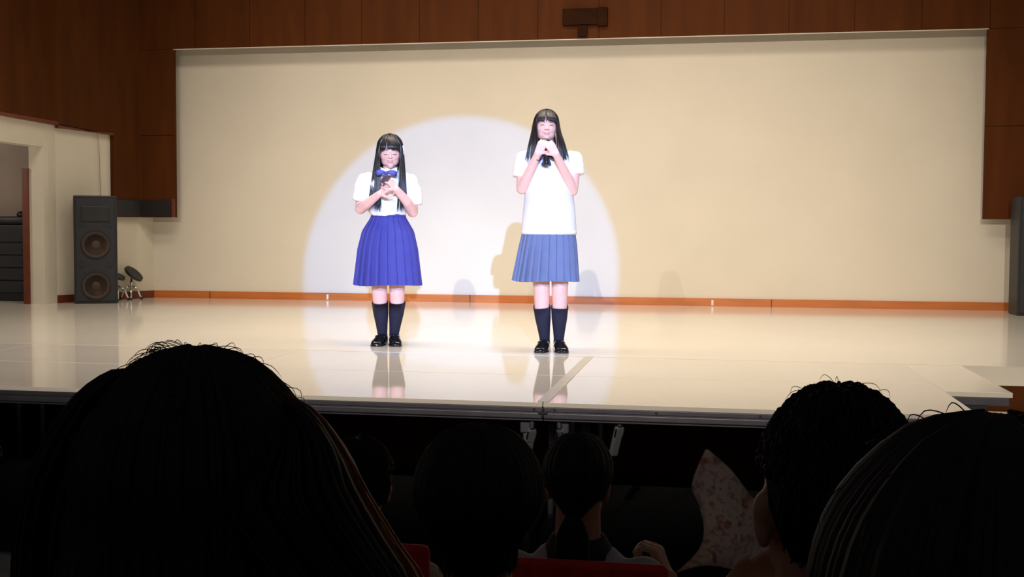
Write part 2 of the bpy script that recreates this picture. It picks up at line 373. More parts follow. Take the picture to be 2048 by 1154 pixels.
# side room behind the doorway
b = MB(); b.box((-10.2, DY1 + 0.75, SH), (LX - 0.16, DY1 + 0.9, SH + 3)); b.box((-10.35, 8.6, SH), (-10.2, DY1 + 0.9, SH + 3)); b.box((-10.2, 8.45, SH), (LX - 0.16, 8.6, SH + 3))
struct('wall_side_room', b, M['room'])
b = MB(); b.box((-10.3, 8.5, doorTop + 0.12), (LX - 0.16, DY1 + 0.9, doorTop + 0.2)); struct('ceiling_side_room', b, M['room'])
b = MB(); b.box((LX - 0.17, DY0 - 0.0, doorTop - 0.001), (LX + 0.004, DY1, doorTop + 0.01)); b.box((LX - 0.17, DY1 - 0.004, SH), (LX + 0.004, DY1 + 0.09, doorTop + 0.05)); struct('trim_2', b, M['wall'])
zf = atX(84, 340, LX - 0.2).z
b = MB(); b.box((LX - 0.24, DY1 - 0.03, SH), (LX - 0.17, DY1 + 0.02, zf)); struct('door_1', b, M['redframe'])
area('side_room_fill', (-8.9, 10.2, doorTop - 0.05), (-8.9, 12.2, SH + 1.6), 14, (1.0, 0.88, 0.75), 0.4, 0.4)  # added fill with no known source, lifts the dim side room
# equipment rack inside
ry = DY1 + 0.45
ra = atY(-60, 600, ry); rb = atY(58, 450, ry)
o = thing('equipment_rack', 'black rack of sound equipment inside the dark doorway', 'rack', ((ra.x + rb.x) / 2, ry + 0.1, SH))
b = MB(); b.bbox((ra.x, ry, SH + 0.0), (rb.x, ry + 0.28, rb.z), 0.01); k = obj('cabinet', b, M['black'], o); k.location = -o.location
for i in range(5):
    z = SH + 0.1 + i * (rb.z - SH - 0.15) / 5
    b = MB(); b.bbox((ra.x + 0.03, ry - 0.015, z), (rb.x - 0.03, ry, z + (rb.z - SH) / 5 - 0.045), 0.004)
    b.cyl((rb.x - 0.08, ry - 0.03, z + 0.06), (rb.x - 0.08, ry - 0.014, z + 0.06), 0.015)
    k = obj('drawer', b, M['spk'], o); k.location = -o.location
tb = MB(); tb.bbox((ra.x + 0.05, ry + 0.05, rb.z + 0.001), (rb.x - 0.1, ry + 0.22, rb.z + 0.10), 0.02); tb.ell((rb.x - 0.16, ry + 0.13, rb.z + 0.12), (0.07, 0.07, 0.045))
tag(obj('equipment_bag', tb, M['black'], smooth=True), 'black lumpy bag lying on top of the equipment rack', 'bag')
# thin cable hanging on the side wall
A = fascia_pt(199, 262) - sn * 0.035; B_ = fascia_pt(206, 395) - sn * 0.035
b = MB(); b.tube([A, A.lerp(B_, 0.4) + Vector((0.01, 0, 0)), A.lerp(B_, 0.7) + Vector((0.0, 0, 0)), B_, Vector((B_.x, B_.y, SH + 0.3))], 0.004, 6)
tag(obj('hanging_cable', b, M['room']), 'thin dark cable hanging down the cream side wall', 'cable')

# ------------------------------------------------------------------ front deck units
R_ = [( -6.8, -4.8), (-4.8, -2.8), (-2.8, -0.8), (-0.8, 1.205)]
def deck_unit(x0, x1, y0, y1, label, front):
    t = thing('stage_deck', label, 'stage platform', ((x0 + x1) / 2, (y0 + y1) / 2, 0), group='portable deck units in front of the stage')
    ox, oy = (x0 + x1) / 2, (y0 + y1) / 2
    g = 0.002
    def P(b): return b
    b = MB(); b.bbox((x0 + g - ox, y0 + g - oy, SH - 0.024), (x1 - g - ox, y1 - g - oy, SH - 0.0015 * (1 if not front else 1.6)), 0.0009); obj('top_board', b, M['deck'], t)
    def rail(name, a, c, horizontal=True):
        b = MB(); b.bbox(a, c, 0.004); return obj(name, b, M['alu'], t)
    X0, X1, Y0, Y1 = x0 + g - ox, x1 - g - ox, y0 + g - oy, y1 - g - oy
    for nm, a, c in (('front_rail', (X0, Y0, 0), (X1, Y0 + 0.035, 0)), ('back_rail', (X0, Y1 - 0.035, 0), (X1, Y1, 0)), ('side_rail', (X0, Y0 + 0.036, 0), (X0 + 0.035, Y1 - 0.036, 0)), ('side_rail', (X1 - 0.035, Y0 + 0.036, 0), (X1, Y1 - 0.036, 0))):
        b = MB()
        b.bbox((a[0], a[1], SH - 0.048), (c[0], c[1], SH - 0.025), 0.003)
        if nm == 'front_rail': b.bbox((a[0], a[1] - 0.004, SH - 0.082), (c[0], c[1], SH - 0.052), 0.005); b.box((a[0], a[1] + 0.006, SH - 0.053), (c[0], c[1], SH - 0.047)); b.bbox((a[0], a[1] + 0.012, SH - 0.094), (c[0], c[1], SH - 0.0825), 0.002)
        else: b.bbox((a[0], a[1], SH - 0.094), (c[0], c[1], SH - 0.048), 0.003)
        obj(nm, b, M['alu'], t)
    for lx in (X0 + 0.09, X1 - 0.09):
        for ly in (Y0 + 0.09, Y1 - 0.09):
            b = MB(); b.tube([(lx, ly, 0.012), (lx, ly, SH - 0.09)], 0.019, 12); lg = obj('leg', b, M['alu2'], t, True)
            b = MB(); b.cyl((lx, ly, 0.0), (lx, ly, 0.02), 0.028, 14); obj('foot', b, M['black'], lg)
            b = MB(); b.bbox((lx - 0.03, ly - 0.032, SH - 0.165), (lx + 0.03, ly + 0.0, SH - 0.094), 0.006); obj('leg_bracket', b, M['alu'], t)
    return t
names = ['beside the long haired woman', 'with the doorway reflected on it', 'before the girl in the blue skirt', 'before the girl in the grey skirt']
for i, (x0, x1) in enumerate(R_):
    fr = deck_unit(x0, x1, J0, JM, 'front-row deck unit with grey rail, ' + ['beyond the picture edge at the doorway side', 'behind the head with big loose hair', 'in front of the blue-skirted girl', 'in front of the grey-skirted girl'][i], True)
    deck_unit(x0, x1, JM, J1, 'back-row deck unit joined to the stage, ' + ['beyond the picture edge at the doorway side', 'above the head with big loose hair', 'at the feet of the blue-skirted girl', 'at the feet of the grey-skirted girl'][i], False)
    if i == 2:
        p = atY(1068, 806, J0); b = MB(); b.cyl((p.x - (x0 + x1) / 2, J0 - (J0 + JM) / 2 - 0.004, SH - 0.035), (p.x - (x0 + x1) / 2, J0 - (J0 + JM) / 2 + 0.004, SH - 0.035), 0.0065, 10); obj('bolt', b, M['black'], fr)
    if i == 3:
        ox, oy = (x0 + x1) / 2, (J0 + JM) / 2
        b = MB()
        b.cyl((x0 - ox + 0.002, J0 - oy - 0.016, SH - 0.05), (x0 - ox + 0.002, J0 - oy - 0.005, SH - 0.05), 0.008, 10)
        for ang in range(4):
            a = ang * PI / 2; b.bbox((-0.006, -0.015, 0), (0.006, -0.0055, 0.022), 0.002, Matrix.Translation((x0 - ox + 0.002, J0 - oy, SH - 0.05)) @ Matrix.Rotation(a, 4, 'Y'))
        k = obj('joining_knob', b, M['black'], loc=(ox, oy, 0)); tag(k, 'small black cross-shaped knob where two deck rails meet', 'knob')
        for px in (1109, 1313, 1521):
            p = atY(px, 806, J0); b = MB(); b.cyl((p.x - ox, J0 - oy - 0.004, SH - 0.035), (p.x - ox, J0 - oy + 0.004, SH - 0.035), 0.0065, 10); obj('bolt', b, M['black'], fr)
# folded braces below the front rail
def brace(label, pts, wid, by):
    t = thing('folding_brace', label, 'brace', tuple(atY(*pts[0], by)), group='folding braces below the deck rail')
    for nm, seg, r in (('bracket', pts[:2], wid), ('strut', pts[1:3], wid)):
        A, B = [atY(x, y, by) - t.location for x, y in seg]
        B = B + Vector((0, 0.05 if nm == 'strut' else 0, 0))
        d = (B - A); L = d.length; R3 = d.to_track_quat('Z', 'Y').to_matrix().to_4x4(); R3.translation = A
        b = MB(); b.bbox((-r / 2, -0.012, 0), (r / 2, 0.012, L), 0.008, R3); k = obj(nm, b, M['alu2'] if nm == 'strut' else M['alu'], t)
        if nm == 'strut':
            for s in (-1, 1):
                b = MB(); b.tube([R3 @ Vector((s * r / 2, -0.013, 0.006)), R3 @ Vector((s * r / 2, -0.013, min(L, 0.05)))], 0.0035, 6); obj('edge', b, M['chrome'], k)
brace('short grey metal brace hanging under the rail below the grey-skirted girl', [(1066, 836), (1064, 858), (1052, 905)], 0.046, J0 + 0.06)
brace('grey metal brace slanting the other way beside the joining knob', [(1118, 838), (1120, 858), (1136, 905)], 0.044, J0 + 0.06)
brace('grey metal brace standing alone, slanting down towards the ponytail head', [(1241, 843), (1239, 853), (1224, 915)], 0.046, J0 + 0.06)
# tape over the joint
b = MB(); b.box((-0.8 - 0.028, J0 + 0.02, SH - 0.0015), (-0.8 + 0.028, J1 + 0.03, SH + 0.0009)); tag(obj('tape_strip', b, M['tape']), 'pale strip of tape over the joint between deck units', 'tape')
# side step unit
t = thing('side_step_unit', 'narrow cream-topped deck piece with dark edge beside the brown stage front', 'stage platform', (1.40, 6.82, 0))
px2 = atZ(2026, 785, SH - 0.0); 
X1s = px2.x; Y0s = px2.y
b = MB(); b.bbox((1.208 - 1.40, Y0s - 6.82, SH - 0.03), (X1s - 1.40, J1 - 0.004 - 6.82, SH - 0.003), 0.003); obj('top_board', b, M['floor'], t)
b = MB(); b.bbox((1.209 - 1.40, Y0s + 0.01 - 6.82, SH - 0.075), (X1s - 0.012 - 1.40, J1 - 0.006 - 6.82, SH - 0.031), 0.004); obj('frame', b, M['alu'], t)
b = MB(); b.bbox((1.212 - 1.40, Y0s + 0.02 - 6.82, 0.0), (X1s - 0.12 - 1.40, J1 - 0.008 - 6.82, SH - 0.076), 0.004); obj('skirt_panel', b, M['spk'], t)
b = MB(); b.bbox((X1s - 0.1, Y0s - 0.5, 0), (X1s + 0.9, J1 - 0.02, SH - 0.28), 0.005); tag(obj('stage_step', b, M['tape']), 'pale wide step below the brown stage front', 'step')

# small litter on the stage
b = MB(); p = atZ(1885, 618, SH); b.bbox((p.x - 0.09, p.y - 0.03, SH), (p.x + 0.1, p.y + 0.03, SH + 0.02), 0.006); tag(obj('floor_cloth', b, M['whitetag']), 'small pale cloth lying against the orange baseboard', 'cloth')
for px in (655, 1425):
    p = atY(px, 590, WY - 0.024); b = MB(); b.bbox((p.x - 0.012, WY - 0.025, SH + 0.01), (p.x + 0.012, WY - 0.0225, SH + 0.07), 0.0005); obj('tag', b, M['whitetag'], bb)

# ------------------------------------------------------------------ loudspeakers
def speaker(name, label, loc, rz, wd, ht, dp):
    t = thing(name, label, 'speaker', loc, rz)
    b = MB(); b.bbox((-wd / 2, -dp / 2 + 0.02, 0.0), (wd / 2, dp / 2, ht), 0.012); obj('cabinet', b, M['black'], t)
    b = MB(); b.bbox((-wd / 2 + 0.025, -dp / 2 + 0.004, 0.03), (wd / 2 - 0.025, -dp / 2 + 0.03, ht - 0.03), 0.006); fp = obj('front_panel', b, M['spk'], t)
    y = -dp / 2 + 0.004
    for zc in (ht * 0.165, ht * 0.545):
        b = MB(); R = []
        for r, yy in ((0.148, 0), (0.148, -0.012), (0.135, -0.014), (0.126, -0.004), (0.112, 0.003), (0.05, 0.0035), (0.045, -0.004), (0.02, -0.012), (0.002, -0.014)):
            R.append([Vector((r * math.cos(2 * PI * i / 36), y + yy, zc + r * math.sin(2 * PI * i / 36))) for i in range(36)])
        b.rings(R); c_ = obj('woofer', b, M['cone'], t, True)
        b = MB(); b.tube([Vector((0.15 * math.cos(a * PI / 18), y - 0.008, zc + 0.15 * math.sin(a * PI / 18))) for a in range(37)], 0.007, 6); obj('ring', b, M['black'], c_)
    b = MB(); R = []                                   # horn flare on top
    for sx, sz, yy in ((0.15, 0.085, -0.006), (0.14, 0.075, -0.012), (0.13, 0.065, -0.004), (0.05, 0.03, 0.01)):
        R.append([Vector((sx * cx_, y + yy - 0.004, ht * 0.83 + sz * cz_)) for cx_, cz_ in ((-1, -1), (1, -1), (1, 1), (-1, 1))])
    b.rings(R); obj('horn', b, M['black'], t)
    for zc in (ht * 0.36, ht * 0.73):
        for s in (-1, 1):
            b = MB(); b.cyl((s * wd * 0.33, y + 0.002, zc), (s * wd * 0.33, y - 0.008, zc), 0.03, 16); obj('port', b, M['black'], t)
    return t
pL = atZ(181, 607, SH)
speaker('floor_speaker', 'tall black two-woofer loudspeaker standing by the cream side wall', (pL.x, pL.y + 0.13, SH), math.atan2(-pL.x, pL.y) * 0.95, 0.46, (atY(181, 391, pL.y).z - SH), 0.34)
pR = atZ(2033, 632, SH)
speaker('floor_speaker', 'tall black loudspeaker cut off by the picture edge opposite the doorway', (pR.x + 0.26, pR.y + 0.2, SH), 0.0, 0.50, (atY(2040, 392, pR.y).z - SH), 0.36)
# chrome stools with tilted black seats
def stool(label, px, py, tx, ang, sc):
    p = atZ(px, py, SH)
    t = thing('folding_stool', label, 'stool', (p.x, p.y, SH), group='chrome stools behind the loudspeaker')
    zt_ = 0.27 * sc
    tip = Vector((tx, 0, zt_ + 0.04))
    Mx = Matrix.Translation(tip) @ Matrix.Rotation(ang, 4, 'Y')
    b = MB(); b.tube([Mx @ Vector((0, 0, -0.014)), Mx @ Vector((0, 0, 0.014))], [0.125 * sc, 0.12 * sc], 24); obj('seat', b, M['black'], t)
    b = MB(); b.cyl(Mx @ Vector((0, 0, -0.05)), Mx @ Vector((0, 0, -0.014)), 0.03, 14); obj('seat_hub', b, M['chrome'], t)
    b = MB(); b.tube([Mx @ Vector((0, 0, -0.05)), (0, 0, 0.12)], 0.016, 10); obj('post', b, M['chrome'], t, True)
    for k in range(4):
        a = k * PI / 2 + 0.5; d = Vector((math.cos(a), math.sin(a), 0))
        b = MB(); b.tube([Vector((0, 0, 0.17)), d * 0.07 + Vector((0, 0, 0.13)), d * 0.12 + Vector((0, 0, 0.012))], 0.011, 8); lg = obj('leg', b, M['chrome'], t, True)
        b = MB(); b.cyl(d * 0.12, d * 0.12 + Vector((0, 0, 0.02)), 0.016, 10); obj('foot', b, M['black'], lg)
    return t
stool('chrome stool with steeply tilted black seat, nearer the back wall', 262, 599, 0.04, 0.75, 1.0)
stool('chrome stool with slightly tilted black seat, touching the loudspeaker', 236, 601, -0.03, 0.42, 0.95)

# ------------------------------------------------------------------ people
def frame(d, nrm):
    d = Vector(d).normalized(); n = Vector(nrm); n = (n - d * n.dot(d)).normalized(); return d, n, d.cross(n)
def hand(b, wrist, d, nrm, side, curl=(0.9, 0.9, 0.7), size=1.0, spread=0.02, thumb_fwd=0.6):
    """palm grows from the wrist along d; nrm points out of the palm; side=+1/-1 puts the thumb on +/- (d x nrm)"""
    d, n, s = frame(d, nrm); w_ = Vector(wrist); k = size
    for q in (-0.026, -0.009, 0.009, 0.026):
        b.cap(w_ + s * q * 0.6 * k, w_ + d * 0.075 * k + s * q * k, 0.0135 * k, 0.0115 * k, 10)
    lens = [(0.040, 0.024, 0.020), (0.044, 0.028, 0.022), (0.041, 0.026, 0.021), (0.033, 0.019, 0.018)]
    for i, L3 in enumerate(lens):
        q = side * (0.027 - 0.018 * i); p = w_ + d * 0.080 * k + s * q * k; a = 0.25; base = d
        for j, L in enumerate(L3):
            a += curl[j] * (1 if j else 0.8)
            dd = (d * math.cos(a) + n * math.sin(a) + s * (side * spread * (1.5 - i))).normalized()
            e = p + dd * L * k; b.cap(p, e, (0.0085 - 0.0008 * j) * k, (0.008 - 0.0008 * j) * k, 8); p = e
    p = w_ + d * 0.018 * k + s * side * 0.024 * k
    for L, (dx, nx, sx_), r in ((0.036, (0.55, 0.35, 0.7), 0.0125), (0.030, (0.75, 0.55, 0.25), 0.0105), (0.024, (0.7, thumb_fwd, -0.15), 0.009)):
        dd = (d * dx + n * nx + s * side * sx_).normalized(); e = p + dd * L * k; b.cap(p, e, r * k, r * 0.92 * k, 8); p = e

def head(b, c, h, tilt=0.0, turn=0.0, roll=0.0, neck_to=None, wd=1.0):
    """c: centre of head (between crown and chin); h: height crown-chin. faces -y"""
    R = Matrix.Translation(c) @ Matrix.Rotation(turn, 4, 'Z') @ Matrix.Rotation(roll, 4, 'Y') @ Matrix.Rotation(tilt, 4, 'X') @ Matrix.Scale(h / 0.22, 4)
    R3 = R.to_3x3()
    def E(p, r): b.ell(R @ Vector(p), r, R3)
    E((0, 0.018, 0.022), (0.074 * wd, 0.090, 0.083)); E((0, -0.018, -0.018), (0.069 * wd, 0.070, 0.072))
    E((0, -0.030, -0.062), (0.043 * wd, 0.048, 0.042)); E((0, -0.060, -0.088), (0.020, 0.018, 0.018))
    for s in (-1, 1):
        E((s * 0.034 * wd, -0.046, -0.026), (0.026, 0.026, 0.026)); E((s * 0.026 * wd, -0.020, -0.056), (0.034, 0.050, 0.036))
        E((s * 0.077 * wd, 0.014, -0.016), (0.009, 0.019, 0.031)); E((s * 0.079 * wd, 0.018, -0.004), (0.010, 0.018, 0.018))
    b.cap(R @ Vector((0, -0.084, 0.004)), R @ Vector((0, -0.099, -0.026)), 0.0065, 0.0095, 10)
    for s in (-1, 1): E((s * 0.010, -0.090, -0.029), (0.007, 0.008, 0.006))
    E((0, -0.079, -0.050), (0.020, 0.008, 0.005)); E((0, -0.077, -0.058), (0.016, 0.008, 0.005)); E((0, -0.064, 0.016), (0.050, 0.022, 0.012))
    return R

def face(body, mesh, R, parent, eyes='down'):
    """eyes, lashes, brows and lips laid on the face surface as small solid shapes"""
    bvh = BVHTree.FromPolygons([v.co for v in mesh.vertices], [p.vertices[:] for p in mesh.polygons])
    Ri = R.to_3x3(); fy = (Ri @ Vector((0, 1, 0))).normalized()
    def on(x, z, off=0.0015):
        o = R @ Vector((x, -0.2, z)); hit = bvh.ray_cast(o, fy)
        return (hit[0] if hit[0] else R @ Vector((x, -0.08, z))) - fy * off
    for s in (-1, 1):
        ex, ez = s * 0.031, -0.004
        if eyes == 'open':
            b = MB(); b.ell(on(ex, ez, -0.001), (0.0125, 0.004, 0.0055), n=14, m=8); e = obj('eye', b, M['eyewhite'], parent, True)
            b = MB(); b.ell(on(ex, ez, 0.0015), (0.0058, 0.0032, 0.0056), n=12, m=8); obj('iris', b, M['eye'], e, True)
        b = MB(); pts = []
        for k in range(9):
            t = -1 + k / 4; zz = ez + (0.0055 * (1 - t * t) if eyes != 'down' else -0.0045 * (1 - t * t) - 0.002)
            pts.append(on(ex + 0.0145 * t, zz, 0.001))
        b.tube(pts, [0.0008, 0.0015, 0.0021, 0.0024, 0.0025, 0.0024, 0.0021, 0.0015, 0.0008], 6); obj('eyelashes', b, M['eye'], parent, True)
        b = MB(); b.tube([on(s * (0.014 + 0.0045 * k), 0.018 + 0.0035 * math.sin(k / 7 * PI * 0.8), 0.0005) for k in range(8)], [0.0012, 0.002, 0.0024, 0.0024, 0.0022, 0.0019, 0.0014, 0.0008], 6); obj('eyebrow', b, M['hair'], parent, True)
    for nm, z0, r in (('upper_lip', -0.0515, 0.0020), ('lower_lip', -0.0570, 0.0026)):
        b = MB(); b.tube([on(-0.019 + 0.0038 * k, z0 + (0.0035 if nm == 'upper_lip' else -0.003) * (1 - ((k - 5) / 5) ** 2), 0.0004) for k in range(11)], [r * (0.25 + 0.75 * math.sin(PI * (k + 0.3) / 10.6)) for k in range(11)], 6)
        obj(nm, b, M['lips'], parent, True)

def lock(b, pts, r, n=5, flat=0.35, ref=None):
    P = [Vector(p) for p in pts]; out = []                      # catmull-rom resample
    for i in range(len(P) - 1):
        p0, p1, p2, p3 = P[max(i - 1, 0)], P[i], P[i + 1], P[min(i + 2, len(P) - 1)]
        for k in range(3):
            t = k / 3; out.append(0.5 * ((2 * p1) + (p2 - p0) * t + (2 * p0 - 5 * p1 + 4 * p2 - p3) * t * t + (3 * p1 - p0 - 3 * p2 + p3) * t ** 3))
    out.append(P[-1]); N = len(out)
    rad = [r * min(1, (k / N) * 4 + 0.5) * min(1, (N - 1 - k) / N * 3.5 + 0.08) for k in range(N)]
    b.tube(out, rad, n, flat, ref)

def girl_hair(parent, R, hs, zend, front_w, brow_z, part=0.0, back_z=None, chest_y=-0.16, nfront=60, bang='full', seed=1, sx=None):
    rnd = random.Random(seed); rx, ry, rz = 0.085, 0.102, 0.094; cz = 0.026; cy = 0.016
    def S(phi, th, k=1.0):        # phi: 0 = front, + = +x side ; th from crown
        return R @ Vector((rx * k * math.sin(th) * math.sin(phi), cy - ry * k * math.sin(th) * math.cos(phi), cz + rz * k * math.cos(th)))
    b = MB(); NA, NT = 40, 16; vs = []; fs = []                  # under-cap, open at the face
    for i in range(NA):
        phi = 2 * PI * i / NA; f = abs((phi + PI) % (2 * PI) - PI)
        tm = 0.95 if f < 0.75 else (0.95 + (f - 0.75) * 2.6 if f < 1.2 else 2.1)
        for k in range(NT + 1): vs.append(S(phi, 0.03 + (tm - 0.03) * k / NT, 0.985))
    for i in range(NA):
        for k in range(NT):
            j = (i + 1) % NA; fs.append((i * (NT + 1) + k, j * (NT + 1) + k, j * (NT + 1) + k + 1, i * (NT + 1) + k + 1))
    b.add(vs, fs)
    hair = obj('hair', b, M['hair'], parent, True); sol = hair.modifiers.new('solid', 'SOLIDIFY'); sol.thickness = 0.006; sol.offset = -1
    lb = MB()
    cx = R.translation.x; hz = R.translation.z
    for i in range(nfront):                                    # curtains beside the face falling over the chest
        for s in (-1, 1):
            u = rnd.random(); phi = s * (0.95 + 0.85 * u)
            x0, x1 = front_w[0 if s < 0 else 1]
            e = Vector((x1 + (x0 - x1) * u + rnd.uniform(-0.006, 0.006), chest_y + 0.07 * u ** 1.0 + rnd.uniform(-0.01, 0.01), zend + rnd.uniform(0, 0.035)))
            a = S(phi, 1.65, 1.03 + rnd.uniform(0, 0.06)); kk = rnd.uniform(1.0, 1.05)
            m1 = a.lerp(e, 0.33); m1.y = (a.y * 0.5 + e.y * 0.5); m2 = a.lerp(e, 0.66); m2.y = e.y * 0.9 + a.y * 0.1
            if s * (m1.x - cx) < 0.055: m1.x = cx + s * 0.07
            lock(lb, [S(s * (0.2 + 0.3 * u) + part, 0.10, kk), S(phi * 0.75, 0.55, kk), S(phi * 0.95, 1.05, kk), a, m1, m2, e], rnd.uniform(0.006, 0.010))
    for i in range(70):                                        # back fall
        phi = PI + rnd.uniform(-1.45, 1.45); kk = rnd.uniform(1.0, 1.05); a = S(phi, 1.7, kk)
        e = Vector((cx + 0.105 * math.sin(phi) * 1.1, 0.115 + rnd.uniform(-0.015, 0.02) - 0.03 * abs(math.sin(phi)), (back_z or zend) + rnd.uniform(0, 0.05)))
        lock(lb, [S(phi, 0.1, kk), S(phi, 0.6, kk), S(phi, 1.15, kk), a, a.lerp(e, 0.4) + Vector((0, 0.01, 0)), a.lerp(e, 0.7), e], rnd.uniform(0.008, 0.013))
    nb = 34
    for i in range(nb):                                        # fringe
        u = -1 + 2 * i / (nb - 1)
        if bang == 'split' and abs(u - part) < 0.16 and i % 4: continue
        phi = u * 0.78; end = brow_z + rnd.uniform(-0.006, 0.008) + (0.0 if bang == 'full' else 0.020 * (1 - abs(u)))
        lock(lb, [S(phi * 0.3, 0.12, 1.02), S(phi * 0.8, 0.5, 1.03), S(phi, 0.85, 1.03), R @ Vector((0.066 * math.sin(phi) * 1.25, -0.092 * math.cos(phi * 0.9), 0.045)), R @ Vector((0.074 * math.sin(phi) * 1.2 + (0.006 * (1 if u > 0 else -1) if bang == 'split' else 0), -0.090 * math.cos(phi * 0.95) , end))], rnd.uniform(0.0045, 0.0065), ref=(0, 1, 0))
    k = obj('hair_locks', lb, M['hair'], parent, True); k['kind'] = 'stuff'
    return hair

def pleated_skirt(ztop, zbot, secs, npl, rot=0.0, amp=(0.004, 0.02)):
    """secs: (t, cx, rx, ry) from waist t=0 to hem t=1"""
    b = MB(); na = npl * 12; R = []
    K = 26
    for k in range(K + 1):
        t = k / K
        for a, c in zip(secs, secs[1:]):
            if a[0] <= t <= c[0] + 1e-9:
                f = (t - a[0]) / (c[0] - a[0]); cx, rx, ry = [a[i] + (c[i] - a[i]) * f for i in (1, 2, 3)]; break
        am = amp[0] + (amp[1] - amp[0]) * t ** 0.8; ring = []
        for i in range(na):
            th = 2 * PI * i / na; q = (i % 12) / 12.0; pl = i // 12
            o = (q / 0.80 if q < 0.80 else (1 - q) / 0.20) * am + 0.003 * t * math.sin(pl * 2.3)
            th2 = th + (0.10 * t * (1 if q > 0.80 else 0) * 0.3)
            zz = ztop + (zbot - ztop) * t + 0.004 * t * math.sin(3 * th + 1)
            ring.append(Vector((cx + (rx - am * 0.5 + o) * math.sin(th2 + rot), -(ry - am * 0.5 + o) * math.cos(th2 + rot), zz)))
        R.append(ring)
    b.rings(R, cap=False)
    return b

def shoe(b, ank, toe_dir, L=0.235):
    d = Vector((toe_dir[0], toe_dir[1], 0)).normalized(); s = Vector((-d.y, d.x, 0)); a = Vector((ank[0], ank[1], 0))
    secs = [(-0.062, 0.022, 0.030, 0.056), (-0.045, 0.032, 0.034, 0.078), (-0.01, 0.038, 0.034, 0.088), (0.03, 0.039, 0.032, 0.084), (0.07, 0.043, 0.028, 0.068), (0.11, 0.046, 0.024, 0.052), (0.145, 0.040, 0.02, 0.040), (0.168, 0.024, 0.016, 0.026)]
    R = []
    for y, w_, _, h in secs:
        ring = []
        for i in range(20):
            t = 2 * PI * i / 20; c_, z_ = math.cos(t), math.sin(t)
            z = h * (0.5 + 0.5 * z_) if z_ > 0 else h * 0.5 * (1 - abs(z_) ** 0.5)
            ring.append(a + d * y + s * (w_ * math.copysign(abs(c_) ** 0.75, c_)) + Vector((0, 0, max(0.0, z))))
        R.append(ring)
    b.rings(R)
    sole = [(-0.066, 0.024), (-0.04, 0.034), (0.03, 0.038), (0.10, 0.049), (0.15, 0.042), (0.173, 0.024)]
    for z0, z1 in ((0.0, 0.012),):
        ring = [a + d * y + s * w_ for y, w_ in sole] + [a + d * y - s * w_ for y, w_ in reversed(sole)]
        b.rings([[p + Vector((0, 0, z0)) for p in ring], [p + Vector((0, 0, z1)) for p in ring]])

